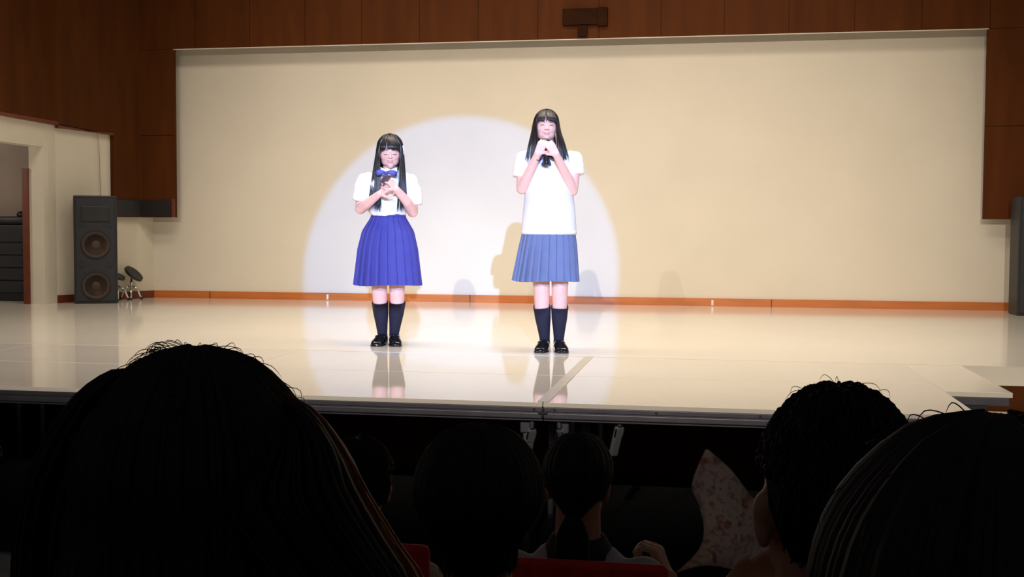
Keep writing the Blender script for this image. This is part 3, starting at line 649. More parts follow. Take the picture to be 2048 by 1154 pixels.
def girl(label, loc, rz, P):
    t = thing('person', label, 'person', loc, rz)
    b = MB()
    R = head(b, Vector(P['head']), P['hh'], P.get('tilt', 0), P.get('turn', 0), P.get('roll', 0))
    hx, hy, hz = P['head']; sz = P['sh_z']
    b.cap((hx * 0.6, 0.012, sz - 0.02), (hx, hy + 0.02, hz - 0.05), 0.047, 0.048)
    b.loft([(0, 0, P['hip_z'] - 0.1, 0.12, 0.09), (0, 0, P['hip_z'], 0.145, 0.10), (0, 0, P['waist_z'], 0.10, 0.08), (0, 0, P['waist_z'] + 0.15, 0.125, 0.09), (0, 0, sz - 0.10, 0.13, 0.085), (0, 0.005, sz - 0.03, 0.12, 0.06), (0, 0.01, sz, 0.06, 0.045)])
    for s in (0, 1):
        A = P['arms'][s]
        b.limb([A['sh'], A['el'], A['mid'], A['wr']], [0.046, 0.040, 0.036, 0.0245])
        hand(b, A['wr'], A['hd'], A['hn'], A['side'], A['curl'], A.get('size', 0.94))
        L = P['legs'][s]
        b.limb([L[0], L[1], L[2], L[3]], [0.082, 0.057, 0.052, 0.030])
        b.cap(Vector(L[1]) + Vector((0, -0.018, 0)), Vector(L[1]) + Vector((0, -0.012, -0.05)), 0.040, 0.040)
        b.cap(Vector(L[2]) + Vector((0, 0.012, 0.02)), Vector(L[2]) + Vector((0, 0.008, -0.04)), 0.049, 0.044)
        td = Vector((*P['toes'][s], 0)).normalized(); f0 = Vector((L[3][0], L[3][1], 0.034)); b.cap(f0, f0 + td * 0.10 - Vector((0, 0, 0.010)), 0.025, 0.016)
    me = remesh(b, 0.0040, 6)
    body = obj('body', me, M['skin'], t)
    face(body, me, R, t, P['eyes'])
    # socks, shoes
    for s in (0, 1):
        L = P['legs'][s]; b = MB(); top = P['sock_z']; kn, cf, an = Vector(L[1]), Vector(L[2]), Vector(L[3]); f = (top - cf.z) / (kn.z - cf.z); tp = cf.lerp(kn, f)
        b.tube([tp + Vector((0, 0.001, 0.0)), tp.lerp(cf, 0.5) + Vector((0, 0.002, 0)), cf + Vector((0, 0.003, 0)), cf.lerp(an, 0.35) + Vector((0, 0.003, 0)), cf.lerp(an, 0.7), an, Vector((an.x, an.y, 0.045))],
               [0.0590, 0.0605, 0.0595, 0.054, 0.043, 0.0355, 0.038], 28)
        obj('sock', b, M['sock'], t, True)
        b = MB(); shoe(b, (an.x, an.y), P['toes'][s]); so = obj('shoe', b, M['shoe'], t, True)
        td = Vector((*P['toes'][s], 0)).normalized(); sd_ = Vector((-td.y, td.x, 0)); q = Vector((an.x, an.y, 0)) + td * 0.052
        b = MB(); b.tube([q + sd_ * 0.042 + Vector((0, 0, 0.035)), q + sd_ * 0.030 + Vector((0, 0, 0.066)), q + Vector((0, 0, 0.078)), q - sd_ * 0.030 + Vector((0, 0, 0.066)), q - sd_ * 0.042 + Vector((0, 0, 0.035))], 0.008, 6, 0.4); obj('shoe_strap', b, M['shoe'], so, True)
    # blouse with sleeves
    b = MB(); b.loft(P['blouse'])
    for s in (0, 1):
        sl = P['sleeves'][s]                                   # path of (point, radius)
        pts = [Vector(q[0]) for q in sl]; rr = [q[1] for q in sl]
        d = (pts[-1] - pts[-2]).normalized()
        b.cap(pts[0], pts[0] + (pts[1] - pts[0]) * 0.3, rr[0] * 0.96, rr[0]); b.cap(P['arms'][s]['sh'], Vector(P['arms'][s]['sh']).lerp(pts[2], 0.5), 0.056, 0.060)
        b.tube(pts + [pts[-1] - d * 0.002, pts[-1] - d * 0.03], rr + [rr[-1] - 0.011, rr[-1] - 0.014], 28)
    rn = P.get('wrinkle', 0.003)
    def crease(c, n): return c + n * (noise.noise(Vector((c.x * 22, c.y * 22, c.z * 9))) * rn)
    obj('blouse', remesh(b, 0.0055, 3, fn=crease), M['white'], t)
    return t, R

# girl in the blue skirt, reading from a phone
g1 = atZ(768, 692, SH); d1 = math.atan2(-g1.x, g1.y)
P1 = dict(head=(0.016, -0.035, 1.392), hh=0.232, tilt=0.16, roll=-0.02, sh_z=1.245, hip_z=0.80, waist_z=0.94,
    arms=[dict(sh=(-0.165, 0.0, 1.185), el=(-0.195, -0.02, 0.985), mid=(-0.145, -0.10, 1.02), wr=(-0.062, -0.185, 1.085), hd=(0.75, -0.28, 0.55), hn=(0.35, 0.4, -0.3), side=-1, curl=(0.6, 1.1, 0.9)),
          dict(sh=(0.165, 0.0, 1.185), el=(0.178, -0.02, 0.965), mid=(0.135, -0.12, 1.035), wr=(0.060, -0.20, 1.120), hd=(-0.62, -0.15, 0.75), hn=(-0.5, 0.55, -0.2), side=1, curl=(0.55, 1.1, 0.9))],
    legs=[[(-0.075, 0, 0.78), (-0.062, -0.008, 0.42), (-0.056, 0.004, 0.30), (-0.040, 0.012, 0.085)], [(0.075, 0, 0.78), (0.066, -0.008, 0.42), (0.068, 0.004, 0.30), (0.046, 0.012, 0.085)]],
    toes=[(-0.32, -1), (0.08, -1)], sock_z=0.312, eyes='down', wrinkle=0.010,
    blouse=[(0, 0, 0.925, 0.108, 0.085), (0, 0, 0.945, 0.130, 0.105), (0, 0, 0.99, 0.145, 0.118), (0, 0, 1.08, 0.150, 0.118), (0, 0, 1.16, 0.158, 0.108), (0, 0.004, 1.215, 0.145, 0.080), (0.002, 0.008, 1.25, 0.085, 0.060), (0.006, 0.0, 1.275, 0.058, 0.056)],
    sleeves=[[((-0.135, 0.004, 1.195), 0.056), ((-0.175, -0.002, 1.13), 0.066), ((-0.198, -0.008, 1.035), 0.068)], [((0.135, 0.004, 1.195), 0.056), ((0.175, -0.002, 1.12), 0.066), ((0.188, -0.010, 1.012), 0.066)]])
G1, R1 = girl('girl in white blouse and royal blue pleated skirt, head bowed over a phone', (g1.x, g1.y + 0.1, SH), d1, P1)
girl_hair(G1, R1, 0.232, 0.955, ((-0.150, -0.050), (0.138, 0.060)), 0.004, part=-0.35, chest_y=-0.135, bang='split', seed=3, nfront=95)
b = pleated_skirt(0.955, 0.437, [(0, 0.004, 0.118, 0.095), (0.06, 0.004, 0.126, 0.10), (0.25, 0.002, 0.185, 0.145), (0.5, 0.0, 0.215, 0.17), (1, 0.0, 0.245, 0.20)], 22)
sk = obj('skirt', b, M['blue'], G1); sm = sk.modifiers.new('s', 'SOLIDIFY'); sm.thickness = 0.003
b = MB(); b.loft([(0.004, 0, 0.925, 0.128, 0.103), (0.004, 0, 0.962, 0.120, 0.097)]); obj('waistband', b, M['blue'], G1, True)
# bow and collar
def bow(parent, c, w_, h, m, tails):
    b = MB()
    for s in (-1, 1):
        b.tube([Vector(c), Vector(c) + Vector((s * w_ * 0.45, -0.010, h * 0.10)), Vector(c) + Vector((s * w_ * 0.8, -0.008, 0.0)), Vector(c) + Vector((s * w_, 0.004, -h * 0.1))], [h * 0.14, h * 0.36, h * 0.46, h * 0.40], 12, 1.0, (0, 0, 1))
    b.ell(Vector(c) + Vector((0, -0.01, 0)), (h * 0.2, 0.010, h * 0.2))
    for e, r in tails: b.tube([Vector(c), Vector(c).lerp(Vector(e), 0.5) + Vector((0, -0.008, 0)), Vector(e)], [r * 0.5, r * 0.8, r], 10, 0.35, (0, 1, 0))
    # flatten loops towards the chest
    b.v = [(x, c[1] - 0.012 + (y - c[1]) * 0.28, z) for x, y, z in b.v]
    return obj('ribbon_bow', b, m, parent, True)
bow(G1, (-0.012, -0.138, 1.238), 0.064, 0.044, M['bow'], [((-0.040, -0.14, 1.15), 0.015), ((0.012, -0.14, 1.165), 0.013)])
def collar(parent, c, w_, z0, m):
    b = MB()
    for s in (-1, 1):
        pts = [Vector((c[0] + s * 0.012, c[1] - 0.064, z0 - 0.006)), Vector((c[0] + s * 0.060, c[1] - 0.045, z0 + 0.015)), Vector((c[0] + s * 0.066, c[1] + 0.0, z0 + 0.03)), Vector((c[0] + s * 0.058, c[1] - 0.062, z0 - 0.03)), Vector((c[0] + s * 0.034, c[1] - 0.086, z0 - 0.042))]
        o_ = Vector((0, -0.005, -0.001)); vs = pts + [p + o_ for p in pts]
        b.add(vs, [(0, 1, 2, 3, 4), (9, 8, 7, 6, 5)] + [(i, (i + 1) % 5, (i + 1) % 5 + 5, i + 5) for i in range(5)])
    return obj('collar', b, m, parent)
collar(G1, (0.006, -0.03, 0), 0, 1.268, M['white'])
cp = R1 @ Vector((0.083, -0.035, 0.018)); b = MB(); b.tube([cp + Vector((0.004, 0, 0.030)), cp + Vector((0.010, -0.006, 0.0)), cp + Vector((0.010, -0.002, -0.032))], [0.006, 0.009, 0.006], 10, 0.6); obj('hair_clip', b, M['clip'], G1, True)
# phone in her hand
t = thing('smartphone', 'dark smartphone held by the girl in the blue skirt', 'phone', (0, 0, 0))
t.parent = None
Mw = Matrix.Translation((g1.x, g1.y + 0.1, SH)) @ Matrix.Rotation(d1, 4, 'Z')
pm = Mw @ Matrix.Translation((-0.016, -0.262, 1.188)) @ Matrix.Rotation(0.3, 4, 'Z') @ Matrix.Rotation(1.2, 4, 'X')
t.matrix_world = pm
b = MB(); b.bbox((-0.029, -0.0045, -0.058), (0.029, 0.0045, 0.058), 0.006); obj('case', b, M['phone'], t)
b = MB(); b.bbox((-0.026, 0.0046, -0.053), (0.026, 0.0056, 0.053), 0.0006); obj('screen', b, M['mic'], t)
b = MB(); b.cyl((0.014, -0.0046, 0.042), (0.014, -0.0066, 0.042), 0.006, 14); obj('lens', b, M['micg'], t)

# girl in the grey skirt, singing into a microphone
g2 = atZ(1092, 705, SH); d2 = math.atan2(-g2.x, g2.y)
P2 = dict(head=(-0.022, -0.02, 1.543), hh=0.218, tilt=-0.04, turn=0.06, roll=0.03, sh_z=1.385, hip_z=0.88, waist_z=1.04,
    arms=[dict(sh=(-0.175, 0.0, 1.325), el=(-0.185, -0.03, 1.12), mid=(-0.150, -0.085, 1.195), wr=(-0.078, -0.190, 1.345), hd=(0.42, -0.06, 0.92), hn=(0.25, 0.95, 0.0), side=-1, curl=(0.8, 1.2, 1.0)),
          dict(sh=(0.175, 0.0, 1.325), el=(0.158, -0.03, 1.110), mid=(0.125, -0.085, 1.19), wr=(0.045, -0.205, 1.340), hd=(-0.55, -0.05, 0.86), hn=(-0.25, 0.95, 0.0), side=1, curl=(0.8, 1.2, 1.0))],
    legs=[[(-0.075, 0, 0.82), (-0.048, -0.008, 0.445), (-0.044, 0.004, 0.30), (-0.024, 0.012, 0.085)], [(0.085, 0, 0.82), (0.078, -0.008, 0.445), (0.078, 0.004, 0.30), (0.074, 0.012, 0.085)]],
    toes=[(-0.22, -1), (0.18, -1)], sock_z=0.300, eyes='smile', wrinkle=0.003,
    blouse=[(0, 0, 1.0, 0.15, 0.10), (0, 0, 1.15, 0.150, 0.105), (0, 0, 1.28, 0.160, 0.10), (0, 0.004, 1.345, 0.152, 0.078), (-0.004, 0.008, 1.385, 0.090, 0.062), (-0.01, 0.0, 1.412, 0.058, 0.056)],
    sleeves=[[((-0.145, 0.004, 1.335), 0.052), ((-0.185, -0.002, 1.27), 0.060), ((-0.197, -0.014, 1.195), 0.056)], [((0.145, 0.004, 1.335), 0.052), ((0.180, -0.002, 1.28), 0.060), ((0.186, -0.012, 1.215), 0.057)]])
G2, R2 = girl('girl in white knit vest and grey-blue pleated skirt singing into a microphone', (g2.x, g2.y + 0.1, SH), d2, P2)
girl_hair(G2, R2, 0.218, 1.285, ((-0.168, -0.065), (0.138, 0.055)), 0.016, part=-0.12, chest_y=-0.125, back_z=1.25, bang='split', seed=5, nfront=70)
b = MB(); b.loft([(0.0, 0, 0.812, 0.188, 0.135), (0.0, 0, 0.83, 0.193, 0.138), (0, 0, 0.93, 0.184, 0.132), (0, 0, 1.03, 0.172, 0.122), (0, 0, 1.13, 0.165, 0.120), (0, -0.004, 1.22, 0.168, 0.122), (0, -0.002, 1.29, 0.166, 0.110), (0, 0.003, 1.345, 0.150, 0.086), (-0.004, 0.006, 1.375, 0.11, 0.07)])
obj('knit_vest', remesh(b, 0.006, 3, 0.003, 9), M['vest'], G2)
b = MB(); b.loft([(0.0, 0, 0.806, 0.190, 0.137), (0.0, 0, 0.816, 0.194, 0.140), (0, 0, 0.832, 0.194, 0.140)]); obj('vest_hem', b, M['vest'], G2, True)
b = pleated_skirt(0.84, 0.487, [(0, 0.0, 0.178, 0.128), (0.3, -0.004, 0.196, 0.15), (1, -0.018, 0.226, 0.185)], 24, rot=0.06)
sk = obj('skirt', b, M['grey'], G2); sm = sk.modifiers.new('s', 'SOLIDIFY'); sm.thickness = 0.003
bow(G2, (-0.018, -0.136, 1.335), 0.055, 0.045, M['navy'], [((-0.036, -0.148, 1.268), 0.022), ((-0.004, -0.148, 1.272), 0.020)])
collar(G2, (-0.012, -0.03, 0), 0, 1.400, M['white'])
b = MB(); c0 = Vector((-0.085, -0.168, 1.322)); dd = Vector((0.45, -0.5, 0.75)).normalized(); u_ = dd.orthogonal().normalized(); v_ = dd.cross(u_)
b.tube([c0 + (u_ * math.cos(a * PI / 8) + v_ * math.sin(a * PI / 8)) * 0.0285 for a in range(17)], 0.003, 6); obj('wristband', b, M['redframe'], G2, True)
t = thing('microphone', 'black handheld microphone clasped by the girl in the grey skirt', 'microphone')
m0 = Vector((-0.018, -0.200, 1.272)); m1 = Vector((-0.024, -0.140, 1.415))
Mw2 = Matrix.Translation((g2.x, g2.y + 0.1, SH)) @ Matrix.Rotation(d2, 4, 'Z')
t.matrix_world = Mw2
ax = (m1 - m0).normalized()
b = MB(); b.tube([m0, m0 + ax * 0.02, m0 + ax * 0.135, m0 + ax * 0.15], [0.015, 0.0175, 0.021, 0.024], 20); obj('handle', b, M['mic'], t, True)
b = MB(); b.ell(m0 + ax * 0.172, (0.025, 0.025, 0.027)); obj('grille', b, M['micg'], t, True)

# ------------------------------------------------------------------ chairs
def make_chair(label, x, y, z, back_top):
    t = thing('chair', label, 'chair', (x, y, z), group='red upholstered audience chairs')
    b = MB(); b.bbox((-0.21, -0.10, 0.365), (0.21, 0.36, 0.405), 0.015); obj('seat', b, M['red'], t, True)
    b = MB(); b.bbox((-0.215, -0.180, 0.48), (0.215, -0.145, back_top), 0.014); obj('backrest', b, M['red'], t, True)
    b = MB()
    for s in (-1, 1): b.tube([(s * 0.20, -0.162, 0.56), (s * 0.20, -0.155, 0.42), (s * 0.20, -0.09, 0.355), (s * 0.20, 0.34, 0.355)], 0.010, 8)
    b.tube([(-0.2, 0.34, 0.355), (0.2, 0.34, 0.355)], 0.010, 8); obj('frame', b, M['chairmetal'], t, True)
    for s in (-1, 1):
        for yy, y2 in ((0.32, 0.35), (-0.09, -0.15)):
            b = MB(); b.tube([(s * 0.20, yy, 0.355), (s * 0.205, y2, 0.0)], 0.010, 8); obj('leg', b, M['chairmetal'], t, True)
    return t

# ------------------------------------------------------------------ audience
def sitter(label, x, y, zfloor, ztop, P):
    """seated figure facing +y (towards the stage); x, y = head position"""
    t = thing('person', label, 'person', (x, y, zfloor), P.get('rz', 0.0))
    T = ztop - zfloor; hh = P.get('hh', 0.215); hw = P.get('hw', 1.0)
    hc = Vector((0, 0.0, T - 0.018 - hh / 2)); sz = T - hh - 0.075; w_ = P.get('sw', 0.16)
    b = MB(); tmp = MB()
    R = head(tmp, Vector((0, 0, 0)), hh, P.get('tilt', 0.05), 0, 0, wd=hw)
    Rz = Matrix.Translation(hc) @ Matrix.Rotation(PI + P.get('turn', 0), 4, 'Z') @ Matrix.Rotation(P.get('roll', 0), 4, 'Y')
    b.add([Rz @ Vector(v) for v in tmp.v], tmp.f)
    b.cap((0, -0.005, sz - 0.02), (0, -0.005, hc.z - 0.04), 0.055 * P.get('nw', 1), 0.052 * P.get('nw', 1))
    b.loft([(0, 0.02, 0.44, 0.15, 0.11), (0, 0.0, 0.52, 0.155, 0.105), (0, 0.0, 0.62, 0.13, 0.09), (0, 0, sz - 0.14, w_ * 0.92, 0.095), (0, 0, sz - 0.05, w_ * 0.9, 0.075), (0, 0, sz, w_ * 0.45, 0.05)])
    arms = P.get('arms') or {}
    AR = []
    for s in (-1, 1):
        sh_ = Vector((s * w_, 0.0, sz - 0.065)); a = arms.get(s)
        if a: el, wr, hd_, hn_, side, curl = a; el, wr = [Vector(q) - Vector((x, y, zfloor)) for q in (el, wr)]
        else: el = Vector((s * (w_ + 0.035), 0.06, 0.66 if T > 1.15 else 0.6)); wr = Vector((s * 0.10, 0.27, 0.565)); hd_ = (-s * 0.4, 0.9, -0.1); hn_ = (0, 0, -1); side = -s; curl = (0.3, 0.4, 0.3)
        AR.append((sh_, el, wr))
        b.limb([sh_, el, el.lerp(wr, 0.35), wr], [0.048, 0.042, 0.038, 0.027]); hand(b, wr, hd_, hn_, side, curl, 0.95)
    KN = []
    for s in (-1, 1):
        hp_, kn, an = Vector((s * 0.09, 0.03, 0.50)), Vector((s * 0.10, 0.44, 0.50)), Vector((s * 0.10, 0.46, 0.08))
        KN.append((hp_, kn, an)); b.limb([hp_, kn, an], [0.075, 0.056, 0.036])
        f0 = an + Vector((0, 0.0, -0.04)); b.cap(f0, f0 + Vector((0, 0.12, -0.005)), 0.032, 0.026)
    obj('body', remesh(b, P.get('vox', 0.009), 3), P.get('skin', M['skin_d']), t)
    b = MB(); b.loft([(0, 0.01, 0.47, 0.165, 0.125), (0, 0.0, 0.55, 0.168, 0.118), (0, 0.0, 0.66, 0.150, 0.108), (0, 0, sz - 0.14, w_ * 1.0 + 0.01, 0.108), (0, 0, sz - 0.04, w_ * 0.92, 0.086), (0, -0.003, sz + 0.005, w_ * 0.48 + 0.012, 0.064)])
    for (sh_, el, wr) in AR:
        e2 = sh_.lerp(el, 0.75); d = (e2 - sh_).normalized()
        b.cap(sh_, sh_.lerp(e2, 0.3), 0.058, 0.060); b.tube([sh_, sh_.lerp(e2, 0.5), e2, e2 - d * 0.002, e2 - d * 0.03], [0.058, 0.061, 0.060, 0.050, 0.046], 24)
    sh = obj('shirt', remesh(b, 0.008, 3, 0.006, 14), P['cloth'], t)
    if P.get('collar'):
        b = MB(); cz = sz + 0.012; n = 24; R4 = []
        for r, z in ((0.066, cz - 0.012), (0.070, cz + 0.028), (0.076, cz + 0.030), (0.094, cz - 0.012), (0.088, cz - 0.02)):
            R4.append([Vector((r * math.cos(2 * PI * i / n), -0.003 + r * 0.92 * math.sin(2 * PI * i / n), z - (0.012 if math.sin(2 * PI * i / n) > 0 else 0))) for i in range(n)])
        b.rings(R4 + [R4[0]], cap=False); obj('collar', b, P['collar'], t, True)
    b = MB()
    for hp_, kn, an in KN: b.limb([hp_, kn, an + Vector((0, 0, 0.03))], [0.088, 0.068, 0.056])
    b.loft([(0, 0.03, 0.44, 0.17, 0.12), (0, 0.02, 0.54, 0.165, 0.12)])
    obj('trousers', remesh(b, 0.01, 3), M['trouser'], t)
    for s in (-1, 1): b = MB(); shoe(b, (s * 0.10, 0.46), (0, 1)); obj('shoe', b, M['shoe'], t, True)
    # hair
    st = P['hair']; rnd = random.Random(P.get('seed', 1)); hm = P.get('hm', M['hair_b'])
    kx, ky, kz = P.get('hv', (1.0, 1.0, 1.0)); s0 = hh / 0.22
    rx, ry, rz_ = 0.088 * kx * s0, 0.106 * ky * s0, 0.096 * kz * s0; oc = Rz @ Vector((0, 0.014 * s0, 0.026 * s0)); ztp = T
    oc.z = ztp - rz_ - 0.004
    tr = P.get('turn', 0)
    def S(phi, th, k=1.0):      # phi 0 = towards the camera (back of the head)
        p = phi + tr
        return oc + Vector((rx * k * math.sin(th) * math.sin(p), -ry * k * math.sin(th) * math.cos(p), rz_ * k * math.cos(th)))
    b = MB(); NA, NT = 48, 20; vs = []; fs = []
    tmax = P.get('tmax', 2.2)
    for i in range(NA):
        phi = 2 * PI * i / NA; f = abs((phi + PI) % (2 * PI) - PI)
        ear = P.get('ears')
        tm = tmax if f < 1.1 else (tmax + (1.35 - tmax) * min(1, (f - 1.1) / 0.35) if ear else tmax if f < 2.0 else tmax + (1.0 - tmax) * min(1, (f - 2.0) / 0.4))
        if ear and f > 1.9: tm = 1.35 + (0.95 - 1.35) * min(1, (f - 1.9) / 0.5)
        for k in range(NT + 1): vs.append(S(phi, 0.02 + (tm - 0.02) * k / NT, 0.99 + 0.012 * noise.noise(Vector((phi * 3, k * 0.6, P.get('seed', 1))))))
    for i in range(NA):
        for k in range(NT):
            j = (i + 1) % NA; fs.append((i * (NT + 1) + k, j * (NT + 1) + k, j * (NT + 1) + k + 1, i * (NT + 1) + k + 1))
    b.add(vs, fs); h_ = obj('hair', b, hm, t, True); so = h_.modifiers.new('s', 'SOLIDIFY'); so.thickness = 0.012; so.offset = -1
    lb = MB()
    if st == 'short':
        for i in range(2600):
            phi = rnd.uniform(0, 2 * PI); f = abs((phi + PI) % (2 * PI) - PI)
            th = math.acos(rnd.uniform(math.cos(tmax if f < 1.1 else 1.3), 1)); k = rnd.uniform(0.985, 1.01)
            a = S(phi, th, k); e = S(phi + rnd.uniform(-0.06, 0.06), min(th + rnd.uniform(0.12, 0.24), tmax + 0.02), k + rnd.uniform(0.0, 0.015)); mid_ = a.lerp(e, 0.5) + (a - oc).normalized() * 0.003
            lb.tube([a, mid_, e], [0.0022, 0.0018, 0.0004], 4, 0.6)
    else:
        nl = P.get('nl', 260)
        for i in range(nl):
            phi = rnd.uniform(-2.1, 2.1); k = rnd.uniform(0.99, 1.05); a = S(phi, 1.75, k)
            if st == 'long':
                zend = P['zend'] - zfloor + rnd.uniform(0, 0.06); sp = P.get('spread', 1.35)
                e = Vector((oc.x + rx * sp * math.sin(phi) * rnd.uniform(0.92, 1.05), oc.y - ry * 1.25 * math.cos(phi) - 0.02, zend))
                wv = P.get('wave', 0.006)
                pts = [S(phi, 0.08, k), S(phi, 0.5, k), S(phi, 1.0, k), S(phi, 1.4, k), a]
                for q in (0.25, 0.5, 0.75): 
                    p = a.lerp(e, q); p.x = a.x + (e.x - a.x) * q ** P.get('pw', 0.9); p += Vector((rnd.uniform(-wv, wv), rnd.uniform(-wv, wv), 0)); pts.append(p)
                lock(lb, pts + [e], rnd.uniform(0.0022, 0.0055), 4)
            elif st == 'bob':
                e = S(phi * 0.93, P.get('tbob', 2.35), k * rnd.uniform(0.95, 1.02))
                lock(lb, [S(phi, 0.08, k), S(phi, 0.6, k), S(phi, 1.15, k), a, e, Vector((oc.x + (e.x - oc.x) * 0.95, e.y, e.z - rnd.uniform(0.025, 0.05)))], rnd.uniform(0.003, 0.006), 4)
            elif st == 'pony':
                kn = P['knot'] - Vector((x, y, zfloor)); 
                lock(lb, [S(phi, 0.15, k), S(phi, 0.7, k), S(phi * 0.9, 1.3, k), S(phi * 0.6, 1.8, k * 0.99), kn + Vector((rnd.uniform(-.01, .01), 0.01, rnd.uniform(-.01, .01)))], rnd.uniform(0.004, 0.007))
    nf = P.get('fly', 40)
    for i in range(nf):                                        # loose hairs around the outline
        phi = rnd.uniform(-1.9, 1.9); th = rnd.uniform(0.05, 1.6); a = S(phi, th, 1.0); o_ = (a - oc).normalized(); s = rnd.uniform(-1, 1)
        e = S(phi + s * 0.35, th + rnd.uniform(0.1, 0.4), 1.03 + rnd.uniform(0, 0.07)); lock(lb, [a, a.lerp(e, 0.3) + o_ * 0.006, a.lerp(e, 0.7) + o_ * 0.008, e], 0.00035, 4, 1.0)
    k_ = obj('hair_locks', lb, hm, t, True); k_['kind'] = 'stuff'
    return t, S, oc

def hp_(px, py, Y): return atY(px, py, Y)
# long-haired woman right in front
pA = hp_(405, 690, 0.95); TA, SA, ocA = sitter('person with big loose dark brown hair sitting right in front', pA.x, 0.95, 0.2, pA.z, dict(hair='long', zend=0.85, spread=1.4, cloth=M['cloth_d'], hv=(1.12, 1.05, 1.18), hh=0.225, seed=11, nl=1100, wave=0.010, fly=220, pw=0.3, tmax=2.3))
rnd = random.Random(5); lb = MB()                             # outer tresses coloured lighter as rim glow on the lit side and a loose puff on the other
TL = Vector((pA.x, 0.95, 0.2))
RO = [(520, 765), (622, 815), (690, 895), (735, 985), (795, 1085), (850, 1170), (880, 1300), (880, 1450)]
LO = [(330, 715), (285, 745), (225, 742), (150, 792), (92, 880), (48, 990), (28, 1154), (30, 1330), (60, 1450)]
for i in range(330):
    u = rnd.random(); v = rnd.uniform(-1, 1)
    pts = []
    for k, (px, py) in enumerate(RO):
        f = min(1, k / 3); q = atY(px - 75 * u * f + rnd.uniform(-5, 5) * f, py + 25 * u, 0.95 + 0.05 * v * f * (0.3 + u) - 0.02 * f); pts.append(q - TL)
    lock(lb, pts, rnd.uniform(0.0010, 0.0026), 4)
k = obj('side_tresses', lb, M['hair_w'], TA, True); k['kind'] = 'stuff'; k['label'] = 'orange-brown tresses at the edge of the hair, coloured as rim glow'
for nm, OUT, cnt, wd_ in (('side_puff', LO, 520, 210), ('side_fall', RO, 420, 260)):
    lb = MB()
    for i in range(cnt):
        u = rnd.random(); v = rnd.uniform(-1, 1); pts = []
        for k, (px, py) in enumerate(OUT):
            f = min(1, k / 3); g = 1 if nm == 'side_puff' else -1
            q = atY(px + g * ((wd_ * u + (28 if g < 0 else 0)) * f) + rnd.uniform(-4, 4), py + 20 * u + (0 if k else 20), 0.95 + 0.075 * v * f - 0.03 * f * u); pts.append(q - TL)
        lock(lb, pts, rnd.uniform(0.002, 0.005), 4)
    k = obj(nm, lb, M['hair_b'], TA, True); k['kind'] = 'stuff'
make_chair('red chair under the person with big loose hair', pA.x, 0.95, 0.2, 0.78)
# small head with an ear showing beside her
pB = hp_(716, 868, 2.55); sitter('person with short dark hair and pale yellow shirt, half hidden behind the big hair', pB.x, 2.55, 0.0, pB.z, dict(hair='short', cloth=M['cloth_y'], collar=M['cloth_y'], hv=(0.96, 1.0, 1.05), hh=0.212, hw=0.93, ears=True, seed=12, turn=0.35, fly=25, tmax=2.15, sw=0.15))
make_chair('red chair under the person in the pale yellow shirt', pB.x, 2.55, 0.0, 0.93)
# round bob in the middle
pC = hp_(961, 843, 1.75); sitter('person with a round dark bob sitting below the middle of the stage', pC.x, 1.75, 0.1, pC.z, dict(hair='bob', cloth=M['cloth_d'], hv=(1.13, 1.05, 1.08), hh=0.215, seed=13, nl=800, fly=90, tmax=2.3, tbob=2.45))
make_chair('red chair under the person with the round bob', pC.x, 1.75, 0.1, 0.78)
# tied-back hair, hand raised
pD = hp_(1158, 861, 2.60)
hr = atY(1335, 1135, 2.75)
wrD = Vector((hr.x, 2.75, hr.z - 0.03)); elD = Vector((hr.x + 0.02, 2.70, hr.z - 0.24))
sitter('person with tied-back dark hair and white shirt raising a loose fist', pD.x, 2.60, 0.0, pD.z, dict(hair='pony', knot=Vector((pD.x, 2.49, atY(1155, 1040, 2.5).z)), cloth=M['cloth_w'], hv=(0.95, 0.98, 1.04), hh=0.205, hw=0.93, seed=14, vox=0.006, nl=220, fly=30, tmax=2.2, sw=0.15,
    arms={1: (elD, wrD, (-0.35, 0.1, 0.9), (-0.8, 0.2, -0.3), -1, (0.9, 1.1, 0.9))}))
lb = MB(); rnd = random.Random(9); kz = atY(1155, 1045, 2.5).z
for i in range(90):
    a = rnd.uniform(-1, 1); lock(lb, [(0.015 * a, -0.10, kz + 0.015), (0.034 * a, -0.115, kz - 0.03), (0.038 * a, -0.135, kz - 0.12), (0.045 * a + rnd.uniform(-.01, .01), -0.14, kz - 0.24 + rnd.uniform(0, .03))], 0.006)
D_ = [o for o in bpy.data.objects if o.get('label', '').startswith('person with tied-back')][0]
k = obj('ponytail', lb, M['hair_b'], D_, True); k['kind'] = 'stuff'
b = MB(); R5 = []; szD = pD.z - 0.205 - 0.075
for r1_, r2_, z in ((0.056, 0.054, szD + 0.035), (0.062, 0.064, szD + 0.036), (0.080, 0.088, szD + 0.004), (0.112, 0.120, szD - 0.07), (0.135, 0.132, szD - 0.16), (0.130, 0.124, szD - 0.162), (0.106, 0.112, szD - 0.07), (0.072, 0.078, szD - 0.004)):
    R5.append([Vector((r1_ * math.cos(2 * PI * i / 32), (0.005 if z > szD else 0) + r2_ * math.sin(2 * PI * i / 32) * (1 if math.sin(2 * PI * i / 32) < 0 else 0.85), z)) for i in range(32)])
b.rings(R5 + [R5[0]], cap=False); obj('sailor_collar', b, M['cloth_d'], D_, True)
make_chair('red chair under the person with tied-back hair', pD.x, 2.60, 0.0, 0.90)
